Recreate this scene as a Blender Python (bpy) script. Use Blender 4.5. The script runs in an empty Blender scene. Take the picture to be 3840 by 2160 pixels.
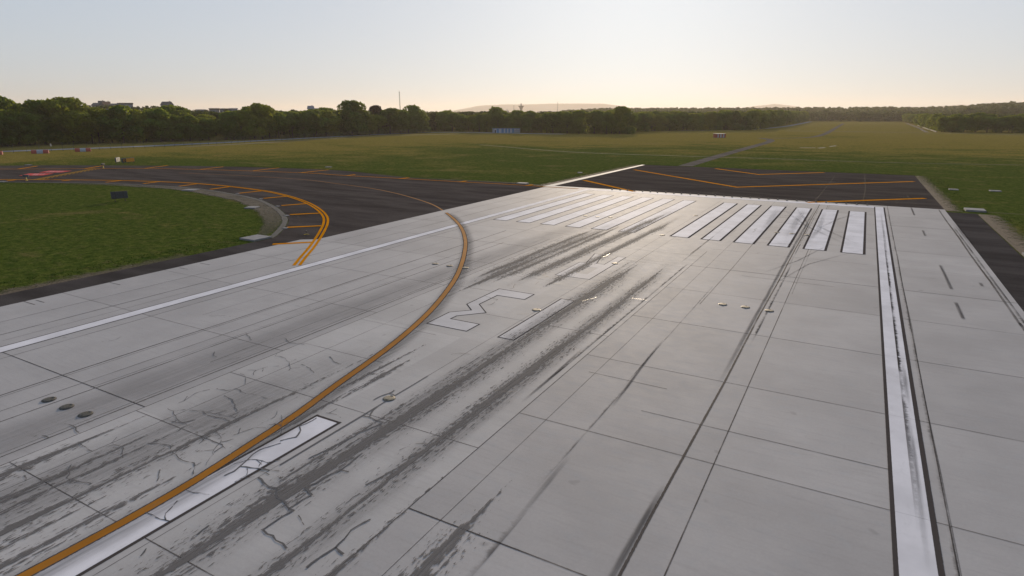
# Runway threshold at low sun: procedural scene (metres; +y runs along the runway away from the camera)
import bpy, bmesh, math, random
import numpy as np
from mathutils import Vector, Matrix, noise
from mathutils.geometry import tessellate_polygon

DATA = {"taxi_far":[[-180.69,-43.42],[-178.81,-42.41],[-166.85,-34.48],[-145.05,-23.64],[-123.88,-15.46],[-108.2,-11.91],[-88.87,-9.75],[-64.59,-15.01],[-48.29,-14.22],[-39.12,-13.62],[-32.65,-15.48]],
"island_edge":[[-132.76,-61.51],[-131.73,-61.23],[-120.97,-56.49],[-109.39,-52.37],[-100.95,-50.42],[-91.76,-48.97],[-82.25,-49.25],[-66.61,-52.48],[-57.71,-56.22],[-51.01,-60.0],[-45.74,-63.62],[-42.43,-66.44],[-39.21,-69.88],[-36.5,-73.25],[-36.0,-74.4]],
"sh_left_outer":[[-36.0,-74.3],[-36.02,-86],[-36.0,-99.5],[-36.0,-125]],
"yin":[[-137.39,-59.91],[-136.4,-59.36],[-126.17,-54.08],[-112.19,-48.23],[-99.31,-44.92],[-93.05,-44.24],[-83.7,-44.31],[-72.42,-45.77],[-66.1,-47.54],[-60.56,-49.61],[-54.38,-52.52],[-48.81,-55.78],[-44.2,-58.96],[-40.54,-61.96],[-37.61,-64.87],[-35.14,-67.63],[-31.96,-71.39],[-28.41,-75.78],[-25.87,-79.16],[-23.73,-81.9]],
"yout":[[-167.57,-48.0],[-166.41,-47.37],[-148.96,-36.62],[-135.87,-29.09],[-121.76,-24.38],[-92.96,-18.49],[-80.42,-18.39],[-64.67,-17.55],[-50.04,-16.86],[-35.47,-16.03],[-32.26,-16.25],[-24.44,-16.33]],
"ticks_in":[[[-33.24,-76.58],[-30.47,-73.87]],[[-39.8,-68.96],[-36.96,-66.21]],[[-47.12,-62.07],[-44.5,-59.13]],[[-54.95,-56.75],[-53.06,-53.34]],[[-63.89,-52.64],[-62.54,-48.82]],[[-73.09,-50.16],[-72.34,-46.05]],[[-82.57,-48.97],[-82.94,-44.64]],[[-92.13,-48.68],[-92.88,-44.42]],[[-102.42,-49.37],[-103.3,-45.69]],[[-111.49,-51.58],[-112.11,-48.19]],[[-122.02,-54.48],[-122.7,-52.19]],[[-132.04,-59.96],[-133.05,-57.84]]],
"ticks_out":[[[-162.46,-45.23],[-168.16,-38.53]],[[-148.7,-36.91],[-153.97,-29.9]],[[-136.16,-29.25],[-139.93,-20.86]],[[-121.47,-24.22],[-123.26,-16.5]],[[-106.97,-20.39],[-108.06,-11.83]],[[-93.1,-18.57],[-92.87,-9.92]],[[-78.75,-18.49],[-78.99,-15.54]],[[-64.32,-17.97],[-63.99,-15.31]],[[-49.77,-17.27],[-49.58,-14.92]],[[-35.26,-16.42],[-34.77,-14.38]]],
"center":[[-0.7,-114.72],[-0.56,-113.07],[-0.53,-111.08],[-0.54,-109.38],[-0.67,-107.33],[-1.01,-104.86],[-1.45,-101.84],[-2.16,-98.62],[-2.92,-94.75],[-3.81,-91.16],[-5.14,-86.93],[-6.95,-82.37],[-9.23,-77.45],[-12.96,-70.81],[-17.23,-64.23],[-22.68,-57.34],[-29.53,-50.44],[-37.15,-44.06],[-48.84,-37.41],[-58.53,-33.57],[-68.93,-31.06],[-78.79,-28.93],[-88.47,-28.74],[-100.45,-29.39],[-117.48,-32.3]],
"cr_big":[[[1.26,-106.21],[2.13,-106.44],[2.42,-106.34],[2.84,-106.72],[3.34,-106.77],[3.77,-106.97],[4.0,-106.97],[3.93,-107.61],[3.95,-108.18],[4.22,-108.25],[4.46,-108.22],[4.74,-108.33],[5.04,-108.32],[5.33,-108.42]],[[3.77,-106.97],[3.8,-106.38],[3.88,-106.01],[3.32,-105.84],[3.45,-105.42],[3.46,-104.83],[3.64,-104.35]],[[3.62,-104.29],[3.58,-103.6],[3.5,-102.99]],[[3.56,-104.32],[4.01,-104.27]],[[5.15,-104.61],[5.29,-103.96],[5.4,-103.29],[5.53,-102.75],[5.4,-102.34],[5.43,-101.91]],[[6.54,-108.73],[6.55,-108.2],[6.65,-107.63],[6.6,-107.2],[6.48,-106.76],[6.53,-106.45],[6.66,-106.02]],[[6.65,-107.63],[7.09,-107.74]],[[-0.36,-101.75],[-0.33,-102.04],[-0.36,-102.39],[-0.43,-102.7],[-0.11,-102.91],[0.07,-103.18],[0.17,-103.41],[0.01,-103.62],[-0.17,-103.96]],[[0.0,-104.07],[-0.33,-104.87],[-0.29,-105.19],[-0.13,-105.59],[-0.0,-106.0],[0.12,-106.4],[0.05,-106.77]],[[0.06,-106.05],[0.8,-105.79],[1.27,-105.68]],[[0.67,-99.15],[0.69,-98.66],[0.84,-98.22],[0.88,-97.98],[0.83,-97.8]],[[0.86,-98.2],[1.22,-98.24]],[[1.33,-99.62],[1.42,-100.08],[1.63,-100.46]],[[1.31,-100.6],[1.66,-100.52],[2.05,-100.61],[2.53,-100.61],[2.52,-100.85],[2.4,-101.38],[2.25,-101.78],[2.28,-102.17],[2.15,-102.79],[2.1,-103.36],[2.0,-103.9],[1.92,-104.36]],[[2.26,-109.4],[2.2,-109.15],[2.18,-108.91]]],
"cr_joint":[[1.25,-95.58],[1.26,-96.84],[1.25,-98.27],[1.31,-100.6],[1.3,-102.87],[1.3,-105.23]],
"cr_thin":[[[-7.04,-102.0],[-6.42,-101.91],[-6.19,-101.53],[-5.29,-101.66],[-4.53,-101.48],[-3.93,-101.51]],[[-6.02,-102.31],[-5.32,-102.4],[-4.58,-102.8],[-4.08,-103.08]],[[-6.1,-104.1],[-5.45,-103.85],[-4.75,-104.0],[-4.16,-103.88],[-3.54,-103.84]],[[-5.9,-105.16],[-5.43,-105.1],[-5.13,-104.84],[-4.99,-104.51]],[[-4.87,-106.79],[-4.44,-106.59],[-3.9,-106.43],[-3.57,-106.6]],[[-3.39,-106.67],[-2.56,-106.87],[-2.09,-106.85],[-1.79,-106.77],[-1.07,-107.29]],[[-7.48,-108.17],[-6.78,-108.22],[-6.24,-108.26]],[[-5.87,-109.21],[-5.52,-109.48],[-5.25,-109.55],[-5.01,-109.79],[-4.42,-109.68],[-3.8,-109.52]],[[-9.73,-107.61],[-9.23,-107.53],[-8.32,-107.71]],[[-11.55,-98.89],[-11.2,-99.2],[-10.67,-99.4]],[[-5.73,-97.75],[-4.9,-97.9],[-4.27,-98.22]],[[-5.2,-96.18],[-4.49,-96.59],[-3.82,-96.68]],[[-0.38,-109.54],[0.21,-109.52],[0.65,-109.45],[0.81,-109.41]],[[-0.03,-108.59],[0.16,-108.93],[0.29,-109.23],[0.65,-109.45]],[[-0.36,-108.04],[0.08,-108.0],[0.65,-107.81]],[[-2.5,-107.71],[-2.02,-108.04],[-1.84,-108.23]],[[-6.62,-110.47],[-6.14,-110.64]],[[-9.44,-108.62],[-8.89,-108.53]],[[4.36,-107.07],[4.93,-107.34]],[[1.65,-110.89],[1.45,-110.59]],[[-12.62,-95.95],[-11.28,-96.57]],[[-9.79,-95.36],[-8.82,-95.76],[-7.93,-95.52]],[[-3.46,-77.75],[-2.99,-78.82],[-3.13,-79.2]],[[-3.79,-81.88],[-2.51,-82.12],[-2.31,-82.93],[-2.28,-83.43],[-2.43,-83.64]],[[-2.42,-75.73],[-2.37,-74.91],[-2.1,-74.35],[-2.74,-74.3],[-2.68,-73.44]],[[-0.93,-65.6],[-0.62,-64.9],[-0.7,-63.69]],[[-1.97,-77.12],[-2.04,-76.29]],[[7.66,-47.08],[7.77,-44.92],[7.59,-45.77]],[[9.74,-45.42],[9.82,-43.79],[9.57,-43.17],[9.83,-42.14]]],
"disc":[[-13.0,-106.72],[-11.43,-106.7],[-9.86,-106.67],[1.21,-98.64],[1.12,-82.93],[-13.11,-75.35],[-11.53,-75.34],[-9.87,-75.26],[1.16,-67.26],[12.23,-75.28],[13.76,-75.17],[15.34,-75.22],[-11.67,-43.68],[-9.87,-43.79],[-8.24,-43.26],[12.2,-44.06],[13.77,-44.01],[15.34,-44.04],[1.16,-51.99],[1.21,-36.38]],
"fence":[[-243.37,-20.05],[-246.44,-14.19],[-239.56,3.04],[-232.94,23.2],[-229.31,38.56],[-227.52,56.98],[-237.31,98.21],[-243.41,147.56],[-248.9,198.87],[-245.76,237.62]],
"road":[[-257.22,-14.69],[-256.4,-10.16],[-248.27,7.24],[-241.97,28.37],[-240.26,45.59],[-240.08,66.03],[-249.07,108.24],[-253.91,158.27],[-255.65,206.89],[-250.71,244.29],[-224.56,263.83],[-192.7,259.65]],
"dirt":[[-225.78,41.49],[-223.37,48.9],[-221.71,63.22],[-223.14,86.12],[-234.23,121.69],[-239.28,157.26],[-233.5,186.2],[-224.62,224.55],[-198.38,242.52]],
"trees":{"left":[[-287.63,-4.25],[-296.59,4.67],[-289.06,23.67],[-280.78,44.6],[-266.39,70.5],[-256.34,101.65],[-252.02,154.2],[-247.95,203.7],[-248.49,241.29]],
"north":[[-253.39,260.09],[-232.32,265.26],[-219.32,277.31],[-185.76,258.35],[-150.1,258.14],[-117.55,266.13]],
"mid":[[-136.51,319.15],[-120.93,355.82],[-96.66,380.4],[-56.6,406.84]],
"edgeL":[[-52.79,421.92],[-53.75,533.97],[-57.88,728.44],[-59.3,918.65]],
"end":[[-61.07,941.53],[-23.94,957.93],[28.59,981.14],[72.11,986.26]],
"edgeR":[[69.64,932.16],[67.54,756.8],[63.43,538.54],[62.19,409.06]],
"right":[[63.39,409.67],[81.4,408.73],[110.61,409.24],[132.01,411.07]]},"special":[[-302.16,9.05],[-291.43,22.42],[-284.28,30.18],[-275.82,47.21],[-272.07,58.1],[-254.91,108.03],[-249.67,170.14],[-248.04,231.5],[-219.32,277.31],[-121.12,268.59],[-129.42,333.9]],
"big":[[-38.41,-76.44],[-39.08,-74.02],[-36.24,-74.19],[-36.23,-76.46]],
"redrect":[[[-142.78,-53.31],[-146.67,-49.65],[-141.61,-46.89],[-138.54,-50.49]],[[-147.13,-47.51],[-150.59,-43.8],[-145.25,-41.3],[-142.77,-44.76]]],
"path":[[-20.09,42.7],[-20.54,76.9],[-20.11,113.34],[-19.51,163.91],[-19.46,200.01],[-18.21,218.83],[-25.02,232.66],[-30.3,242.95]],
"path2":[[-24.77,242.85],[-13.99,245.53],[-5.44,257.36],[-3.15,274.21],[-2.89,334.01],[-2.92,408.16],[-5.39,551.96],[-6.2,761.15]],
"line1":[[-126.34,111.28],[-72.15,83.54],[-30.24,80.13],[-6.69,81.43],[24.36,80.69],[56.61,87.5]],
"line2":[[-33.5,392.78],[-2.05,389.27],[34.22,394.66],[62.15,389.45],[103.04,364.12]],
"pathL":[[-131.71,352.23],[-89.87,385.43],[-47.65,379.97],[-47.18,496.57],[-51.78,702.39],[-54.99,928.52]],
"wallR":[[70.68,974.72],[66.27,759.21],[65.21,658.13],[63.63,577.92],[63.19,543.93],[62.5,479.96],[61.9,402.82]],
"baresoilR":[[62.09,805.42],[60.36,664.79],[61.04,606.35],[59.86,511.71],[56.95,438.28],[55.95,399.8]],
"plates":{"edge":[[-72.9,-50.57],[-63.68,-53.33],[-54.85,-57.54],[-46.85,-62.81],[-39.53,-69.46]],
"misc":[[-174.6,-37.7],[-98.76,-4.12],[-130.96,-61.09],[-91.79,-48.85],[-102.31,-50.56]]},"sgn":[[[-81.61,-66.1],[-81.01,-64.91]],[[-158.74,-23.53],[-158.22,-23.24]],[[-154.83,-23.99],[-155.51,-20.73]]],
"gl":[[-129.36,-57.57],[-146.38,-33.56]],
"mk":[[[-229.56,-12.81],[-227.03,-9.0]],[[-227.78,0.05],[-225.55,3.95]],[[-235.32,-23.77],[-232.88,-20.15]]],
"shed":[[-51.96,236.69],[-47.64,241.06]],
"hut":[[-203.45,252.53],[-189.95,265.14]],
"yl":[-34.35,-70.95],
"whiteplate":[-250.35,12.4]}
R = math.radians
rng = random.Random(7)
scn = bpy.context.scene
col = scn.collection

# ------------------------------------------------------------------ object helpers
def tag(o, label=None, cat=None, group=None, kind=None):
    if label: o['label'] = label
    if cat: o['category'] = cat
    if group: o['group'] = group
    if kind: o['kind'] = kind
    return o

def link(name, me, mat=None, parent=None, smooth=False):
    o = bpy.data.objects.new(name, me)
    col.objects.link(o)
    if mat is not None: me.materials.append(mat)
    if parent is not None: o.parent = parent
    if smooth:
        me.polygons.foreach_set('use_smooth', [True] * len(me.polygons))
    return o

def empty(name, loc, rz=0.0):
    o = bpy.data.objects.new(name, None)
    o.empty_display_size = 0.3
    col.objects.link(o)
    o.location = loc
    o.rotation_euler = (0, 0, rz)
    return o

class MB:
    """collects shapes, then links them as ONE mesh object"""
    def __init__(s):
        s.v = []; s.f = []
    def add(s, vs, fs):
        b = len(s.v); s.v += [tuple(p) for p in vs]; s.f += [tuple(b + i for i in f) for f in fs]
    def box(s, c, d, M=None, bev=0.0):
        x, y, z = d[0] / 2, d[1] / 2, d[2] / 2
        if bev <= 0:
            vs = [Vector((sx * x, sy * y, sz * z)) for sz in (-1, 1) for sx, sy in ((-1, -1), (1, -1), (1, 1), (-1, 1))]
            fs = [(3, 2, 1, 0), (4, 5, 6, 7), (0, 1, 5, 4), (1, 2, 6, 5), (2, 3, 7, 6), (3, 0, 4, 7)]
        else:
            bm = bmesh.new(); bmesh.ops.create_cube(bm, size=1.0)
            for v in bm.verts: v.co = Vector((v.co.x * d[0], v.co.y * d[1], v.co.z * d[2]))
            bmesh.ops.bevel(bm, geom=bm.edges[:], offset=bev, segments=2, affect='EDGES', profile=0.6)
            bm.verts.index_update()
            vs = [v.co.copy() for v in bm.verts]; fs = [[v.index for v in f.verts] for f in bm.faces]; bm.free()
        vs = [(M @ v if M else v) + Vector(c) for v in vs]
        s.add(vs, fs)
    def tube(s, pts, r, n=8, cap=True):
        pts = [Vector(p) for p in pts]
        rs = r if isinstance(r, (list, tuple)) else [r] * len(pts)
        vs = []; fs = []
        for i, p in enumerate(pts):
            t = (pts[min(i + 1, len(pts) - 1)] - pts[max(i - 1, 0)]).normalized()
            a = t.cross(Vector((0, 0, 1)) if abs(t.z) < .9 else Vector((1, 0, 0))).normalized(); b = t.cross(a)
            for k in range(n):
                q = 2 * math.pi * k / n
                vs.append(p + (a * math.cos(q) + b * math.sin(q)) * rs[i])
        for i in range(len(pts) - 1):
            for k in range(n):
                fs.append((i * n + k, i * n + (k + 1) % n, (i + 1) * n + (k + 1) % n, (i + 1) * n + k))
        if cap:
            fs.append(tuple(range(n))); fs.append(tuple((len(pts) - 1) * n + k for k in reversed(range(n))))
        s.add(vs, fs)
    def lathe(s, prof, n=20, c=(0, 0, 0), cap=True):
        vs = []; fs = []
        for r, z in prof:
            for k in range(n):
                q = 2 * math.pi * k / n
                vs.append((c[0] + r * math.cos(q), c[1] + r * math.sin(q), c[2] + z))
        for i in range(len(prof) - 1):
            for k in range(n):
                fs.append((i * n + k, i * n + (k + 1) % n, (i + 1) * n + (k + 1) % n, (i + 1) * n + k))
        if cap:
            fs.append(tuple(reversed(range(n)))); fs.append(tuple((len(prof) - 1) * n + k for k in range(n)))
        s.add(vs, fs)
    def build(s, name, mat=None, parent=None, smooth=False):
        me = bpy.data.meshes.new(name)
        me.from_pydata(s.v, [], s.f); me.update()
        bm = bmesh.new(); bm.from_mesh(me); bmesh.ops.recalc_face_normals(bm, faces=bm.faces[:]); bm.to_mesh(me); bm.free()
        return link(name, me, mat, parent, smooth)

class Strips:
    """flat ribbons on the ground with uv (u across 0..1, v metres along) and a strength attribute"""
    def __init__(s): s.v = []; s.f = []; s.uv = []; s.st = []
    def ribbon(s, pts, w, z, strength=1.0, v0=0.0):
        pts = [Vector((p[0], p[1], 0)) for p in pts]
        n = len(pts); b = len(s.v); dist = v0; ds = []
        for i in range(n):
            t = (pts[min(i + 1, n - 1)] - pts[max(i - 1, 0)]).normalized(); nn = Vector((-t.y, t.x, 0))
            if 0 < i < n - 1:
                t1 = (pts[i] - pts[i - 1]).normalized()
                c = max(.55, Vector((-t1.y, t1.x, 0)).dot(nn)); nn = nn / c
            wi = w[i] if isinstance(w, (list, tuple)) else w
            if i: dist += (pts[i] - pts[i - 1]).length
            ds.append(dist)
            for sgn in (1, -1):
                q = pts[i] + nn * (sgn * wi / 2); s.v.append((q.x, q.y, z))
                s.st.append(strength[i] if isinstance(strength, (list, tuple)) else strength)
        for i in range(n - 1):
            s.f.append((b + 2 * i + 1, b + 2 * i + 3, b + 2 * i + 2, b + 2 * i))
            s.uv += [(1, ds[i]), (1, ds[i + 1]), (0, ds[i + 1]), (0, ds[i])]
    def build(s, name, mat, parent=None):
        me = bpy.data.meshes.new(name); me.from_pydata(s.v, [], s.f)
        uv = me.uv_layers.new(name='UVMap')
        for i, q in enumerate(s.uv): uv.data[i].uv = q
        at = me.attributes.new('strength', 'FLOAT', 'POINT')
        at.data.foreach_set('value', s.st)
        me.update()
        return link(name, me, mat, parent)

def poly(name, pts, z, mat, parent=None):
    v = [Vector((p[0], p[1], z)) for p in pts]
    tris = tessellate_polygon([v])
    me = bpy.data.meshes.new(name); me.from_pydata([tuple(p) for p in v], [], [tuple(t) for t in tris])
    bm = bmesh.new(); bm.from_mesh(me)
    for f in bm.faces:
        f.normal_update()
        if f.normal.z < 0: f.normal_flip()
    bm.to_mesh(me); bm.free()
    return link(name, me, mat, parent)

def polys(name, rings, z, mat, parent=None):
    vs = []; fs = []
    for r in rings:
        v = [Vector((p[0], p[1], z)) for p in r]
        for t in tessellate_polygon([v]):
            a, b, c = (v[i] for i in t)
            t = t if (b - a).cross(c - a).z > 0 else (t[0], t[2], t[1])
            fs.append(tuple(len(vs) + i for i in t))
        vs += [tuple(p) for p in v]
    me = bpy.data.meshes.new(name); me.from_pydata(vs, [], fs)
    return link(name, me, mat, parent)

def spline(pts, step=1.0):
    P = [Vector((p[0], p[1], 0)) for p in pts]
    P = [P[0] * 2 - P[1]] + P + [P[-1] * 2 - P[-2]]
    out = []
    for i in range(1, len(P) - 2):
        p0, p1, p2, p3 = P[i - 1:i + 3]
        n = max(2, int((p2 - p1).length / step))
        for k in range(n):
            t = k / n
            out.append(.5 * ((2 * p1) + (p2 - p0) * t + (2 * p0 - 5 * p1 + 4 * p2 - p3) * t * t + (3 * p1 - p0 - 3 * p2 + p3) * t ** 3))
    out.append(P[-2])
    return [(q.x, q.y) for q in out]

def smooth_line(pts, it=2):
    pts = [Vector((p[0], p[1])) for p in pts]
    for _ in range(it):
        pts = [pts[0]] + [pts[i] * .5 + (pts[i - 1] + pts[i + 1]) * .25 for i in range(1, len(pts) - 1)] + [pts[-1]]
    return [(p.x, p.y) for p in pts]

def offset_line(pts, d):
    P = [Vector((p[0], p[1])) for p in pts]; out = []
    for i in range(len(P)):
        t = (P[min(i + 1, len(P) - 1)] - P[max(i - 1, 0)]).normalized()
        out.append((P[i].x - t.y * d, P[i].y + t.x * d))
    return out

# ------------------------------------------------------------------ material helpers
class NT:
    def __init__(s, name):
        s.m = bpy.data.materials.new(name); s.m.use_nodes = True
        s.t = s.m.node_tree; s.t.nodes.clear()
        s.out = s.t.nodes.new('ShaderNodeOutputMaterial')
    def n(s, typ, ins=None, **kw):
        nd = s.t.nodes.new(typ)
        for k, v in kw.items(): setattr(nd, k, v)
        for k, v in (ins or {}).items(): s.set(nd, k, v)
        return nd
    def set(s, nd, k, v):
        sk = nd.inputs[k]
        if isinstance(v, bpy.types.NodeSocket): s.t.links.new(v, sk)
        elif isinstance(v, bpy.types.Node): s.t.links.new(v.outputs[0], sk)
        else:
            if isinstance(v, (tuple, list)) and len(v) == 3 and sk.type == 'RGBA': v = (*v, 1)
            sk.default_value = v
    def math(s, op, a, b=0.0, c=None, clamp=False):
        nd = s.n('ShaderNodeMath', {0: a, 1: b}, operation=op, use_clamp=clamp)
        if c is not None: s.set(nd, 2, c)
        return nd.outputs[0]
    def mix(s, f, a, b, blend='MIX'):
        nd = s.n('ShaderNodeMix', data_type='RGBA', blend_type=blend)
        s.set(nd, 0, f); s.set(nd, 6, a); s.set(nd, 7, b)
        return nd.outputs[2]
    def pos(s, scale=(1, 1, 1)):
        g = s.n('ShaderNodeNewGeometry').outputs['Position']
        return s.n('ShaderNodeVectorMath', {0: g, 1: scale}, operation='MULTIPLY').outputs[0]
    def noise(s, vec, scale=1.0, detail=4.0, rough=.55, out=0, dist=0.0):
        return s.n('ShaderNodeTexNoise', {'Vector': vec, 'Scale': scale, 'Detail': detail, 'Roughness': rough, 'Distortion': dist}).outputs[out]
    def ramp(s, f, a, b, lo=0.0, hi=1.0):
        return s.n('ShaderNodeMapRange', {0: f, 1: a, 2: b, 3: lo, 4: hi}, interpolation_type='SMOOTHSTEP').outputs[0]
    def attr(s, name, out=2):
        return s.n('ShaderNodeAttribute', attribute_name=name).outputs[out]
    def bsdf(s, colr, rough=.8, spec=.5, bump=None, bstr=.3, bdist=.05, **kw):
        p = s.n('ShaderNodeBsdfPrincipled', {'Base Color': colr, 'Roughness': rough, 'Specular IOR Level': spec})
        if bump is not None:
            s.set(p, 'Normal', s.n('ShaderNodeBump', {'Height': bump, 'Strength': bstr, 'Distance': bdist}))
        for k, v in kw.items(): s.set(p, k.replace('_', ' '), v)
        return p.outputs[0]
    def done(s, sh):
        s.t.links.new(sh, s.out.inputs['Surface']); return s.m
    def alpha(s, sh, a):
        tr = s.n('ShaderNodeBsdfTransparent').outputs[0]
        mx = s.n('ShaderNodeMixShader', {0: a, 1: tr, 2: sh})
        return s.done(mx.outputs[0])

def plain(name, c, rough=.6, var=.15, scale=4.0, spec=.4, metal=0.0):
    k = NT(name)
    f = k.noise(k.pos(), scale, 3)
    cc = k.mix(k.ramp(f, .3, .7), tuple(x * (1 - var) for x in c), tuple(min(1, x * (1 + var)) for x in c))
    return k.done(k.bsdf(cc, rough, spec, Metallic=metal))

def concrete(name, base, tint, slab=(7.45, 8.0), off=(1.24, -.9)):
    k = NT(name)
    big = k.noise(k.pos((.22, .22, 1)), 1, 6, .6)
    mid = k.noise(k.pos((1.1, 1.6, 1)), 1, 5, .65)
    brush = k.noise(k.pos((.5, 5.5, 1)), 1, 4, .6)
    fine = k.noise(k.pos((9, 9, 9)), 1, 4, .7)
    sep = k.n('ShaderNodeSeparateXYZ', {0: k.pos()})
    cx = k.math('FLOOR', k.math('DIVIDE', k.math('SUBTRACT', sep.outputs[0], off[0]), slab[0]))
    cy = k.math('FLOOR', k.math('DIVIDE', k.math('SUBTRACT', sep.outputs[1], off[1]), slab[1]))
    wn = k.n('ShaderNodeTexWhiteNoise', {'Vector': k.n('ShaderNodeCombineXYZ', {0: cx, 1: cy})}, noise_dimensions='2D')
    c = k.mix(k.ramp(big, .32, .68), tuple(x * .92 for x in base), tuple(x * 1.06 for x in base))
    c = k.mix(k.math('MULTIPLY', k.ramp(mid, .5, .75), .45), c, tint)
    c = k.mix(k.math('MULTIPLY', k.ramp(brush, .45, .8), .42), c, tuple(x * .8 for x in base))
    c = k.mix(1.0, c, k.n('ShaderNodeCombineColor', {i: k.ramp(wn.outputs[0], 0, 1, .93, 1.045) for i in range(3)}).outputs[0], 'MULTIPLY')
    c = k.mix(1.0, c, k.n('ShaderNodeCombineColor', {i: k.ramp(fine, .25, .75, .965, 1.035) for i in range(3)}).outputs[0], 'MULTIPLY')
    spot = k.noise(k.pos((.9, .9, 1)), 1, 2, .5)
    c = k.mix(k.math('MULTIPLY', k.ramp(spot, .7, .78), .4), c, tuple(x * .55 for x in base))
    rgh = k.ramp(mid, .3, .7, CONC_ROUGH - .02, CONC_ROUGH + .03)
    return k.done(k.bsdf(c, rgh, .08, bump=fine, bstr=.12, bdist=.01))

CONC_ROUGH = .74
M = {}
M['concrete'] = concrete('runway_concrete', (.35, .332, .33), (.325, .328, .34))
M['keel'] = concrete('keel_concrete', (.39, .371, .366), (.37, .37, .376), (7.78, 5.05), (-8.2, .9))
M['pale_concrete'] = concrete('pale_concrete', (.44, .42, .39), (.4, .4, .4))

def asphalt(name, c, rough=.88, lo=.75, hi=1.3):
    k = NT(name)
    a = k.noise(k.pos((.08, .3, 1)), 1, 5, .6); b = k.noise(k.pos((14, 14, 14)), 1, 3, .7); e = k.noise(k.pos((.6, .6, 1)), 1, 5, .6)
    cc = k.mix(k.ramp(a, .3, .7), tuple(x * lo for x in c), tuple(x * hi for x in c))
    cc = k.mix(k.math('MULTIPLY', k.ramp(e, .55, .7), .3), cc, tuple(x * 1.4 for x in c))
    cc = k.mix(1.0, cc, k.n('ShaderNodeCombineColor', {i: k.ramp(b, .25, .75, .75, 1.25) for i in range(3)}).outputs[0], 'MULTIPLY')
    return k.done(k.bsdf(cc, rough, 0.0, bump=b, bstr=.3, bdist=.01))
M['asphalt'] = asphalt('taxiway_asphalt', (.06, .051, .048))
M['pad_asphalt'] = asphalt('blast_pad_asphalt', (.056, .047, .043))
M['shoulder'] = asphalt('shoulder_asphalt', (.052, .046, .045))
M['road'] = asphalt('road_asphalt', (.19, .205, .235), .8)
M['path'] = asphalt('path_asphalt', (.12, .105, .092), .85)

def grass_mat():
    k = NT('airfield_grass')
    a = k.noise(k.pos((.011, .02, .02)), 1, 4, .6, dist=.8)
    b = k.noise(k.pos((.09, .12, .12)), 1, 5, .65, dist=.4)
    c = k.noise(k.pos((1.1, 1.3, 1.3)), 1, 6, .72)
    e = k.noise(k.pos((.35, .4, .4)), 1, 4, .7, out=0)
    f = k.noise(k.pos((6, 6, 6)), 1, 3, .75)
    m = k.math('ADD', k.math('MULTIPLY', a, .5), k.math('ADD', k.math('MULTIPLY', b, .3), k.math('MULTIPLY', c, .2)))
    green = k.mix(k.ramp(c, .3, .7), (.026, .047, .007), (.085, .1, .02))
    olive = k.mix(k.ramp(c, .3, .7), (.115, .097, .017), (.225, .17, .045))
    # the ground near the runway is greener than the dry open field
    d = k.n('ShaderNodeVectorMath', {0: k.n('ShaderNodeNewGeometry').outputs['Position'], 1: (-10, -45, 0)}, operation='DISTANCE').outputs['Value']
    dry = k.ramp(d, 60, 290, -.12, .12)
    cc = k.mix(k.ramp(k.math('ADD', m, dry), .4, .6), green, olive)
    cc = k.mix(k.math('MULTIPLY', k.ramp(b, .54, .72), .5), cc, (.165, .118, .05))
    cc = k.mix(k.math('MULTIPLY', k.ramp(a, .58, .72), .4), cc, (.165, .128, .052))
    cc = k.mix(k.math('MULTIPLY', k.ramp(e, .53, .7), .6), cc, (.024, .05, .008))
    q = k.noise(k.pos((.55, .8, .8)), 1, 5, .7)
    cc = k.mix(k.math('MULTIPLY', k.ramp(q, .52, .68), .45), cc, (.1, .082, .034))
    cc = k.mix(k.math('MULTIPLY', k.ramp(q, .45, .3), .4), cc, (.02, .036, .006))
    cc = k.mix(1.0, cc, k.n('ShaderNodeCombineColor', {i: k.ramp(f, .25, .75, .6, 1.4) for i in range(3)}).outputs[0], 'MULTIPLY')
    return k.done(k.bsdf(cc, 1.0, .0, bump=k.math('ADD', k.math('MULTIPLY', c, 1.0), k.math('MULTIPLY', f, .4)), bstr=.8, bdist=.14))
M['grass'] = grass_mat()

def paint(name, c, wear=.25, under=(.3, .29, .29), rough=.72, spec=0.0):
    k = NT(name)
    a = k.noise(k.pos((2.2, .7, 1)), 1, 6, .7); b = k.noise(k.pos((8, 8, 8)), 1, 4, .7)
    w = k.ramp(k.math('ADD', k.math('MULTIPLY', a, .7), k.math('MULTIPLY', b, .3)), .52, .72, 0, wear)
    v = k.noise(k.pos((.35, .35, 1)), 1, 4, .6)
    cc = k.mix(k.ramp(v, .3, .7), tuple(x * .88 for x in c), tuple(min(1, x * 1.08) for x in c))
    return k.done(k.bsdf(k.mix(w, cc, under), rough, spec))
M['white'] = paint('white_marking_paint', (.63, .61, .64), spec=.025)
M['white_old'] = paint('worn_white_paint', (.455, .44, .455), .5, (.4, .38, .38), spec=.06)
M['yellow'] = paint('yellow_marking_paint', (.52, .2, .006), .3, (.3, .13, .01))
M['amber'] = paint('weathered_amber_paint', (.31, .125, .016), .75, (.2, .12, .06), spec=.04)
M['pale_yellow'] = paint('faded_yellow_paint', (.36, .2, .04), .5, (.12, .09, .06))
M['red'] = paint('red_sign_paint', (.5, .09, .085), .4, (.4, .2, .2))
M['faint_white'] = paint('faded_white_letters', (.5, .36, .36), .6, (.45, .12, .12))

# ribbons with an alpha shaped by u across, noise, and the strength attribute
def uvs(k):
    u = k.n('ShaderNodeUVMap', uv_map='UVMap').outputs[0]
    sp = k.n('ShaderNodeSeparateXYZ', {0: u})
    return k.math('ABSOLUTE', k.math('SUBTRACT', k.math('MULTIPLY', sp.outputs[0], 2), 1)), sp.outputs[0], sp.outputs[1]

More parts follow.
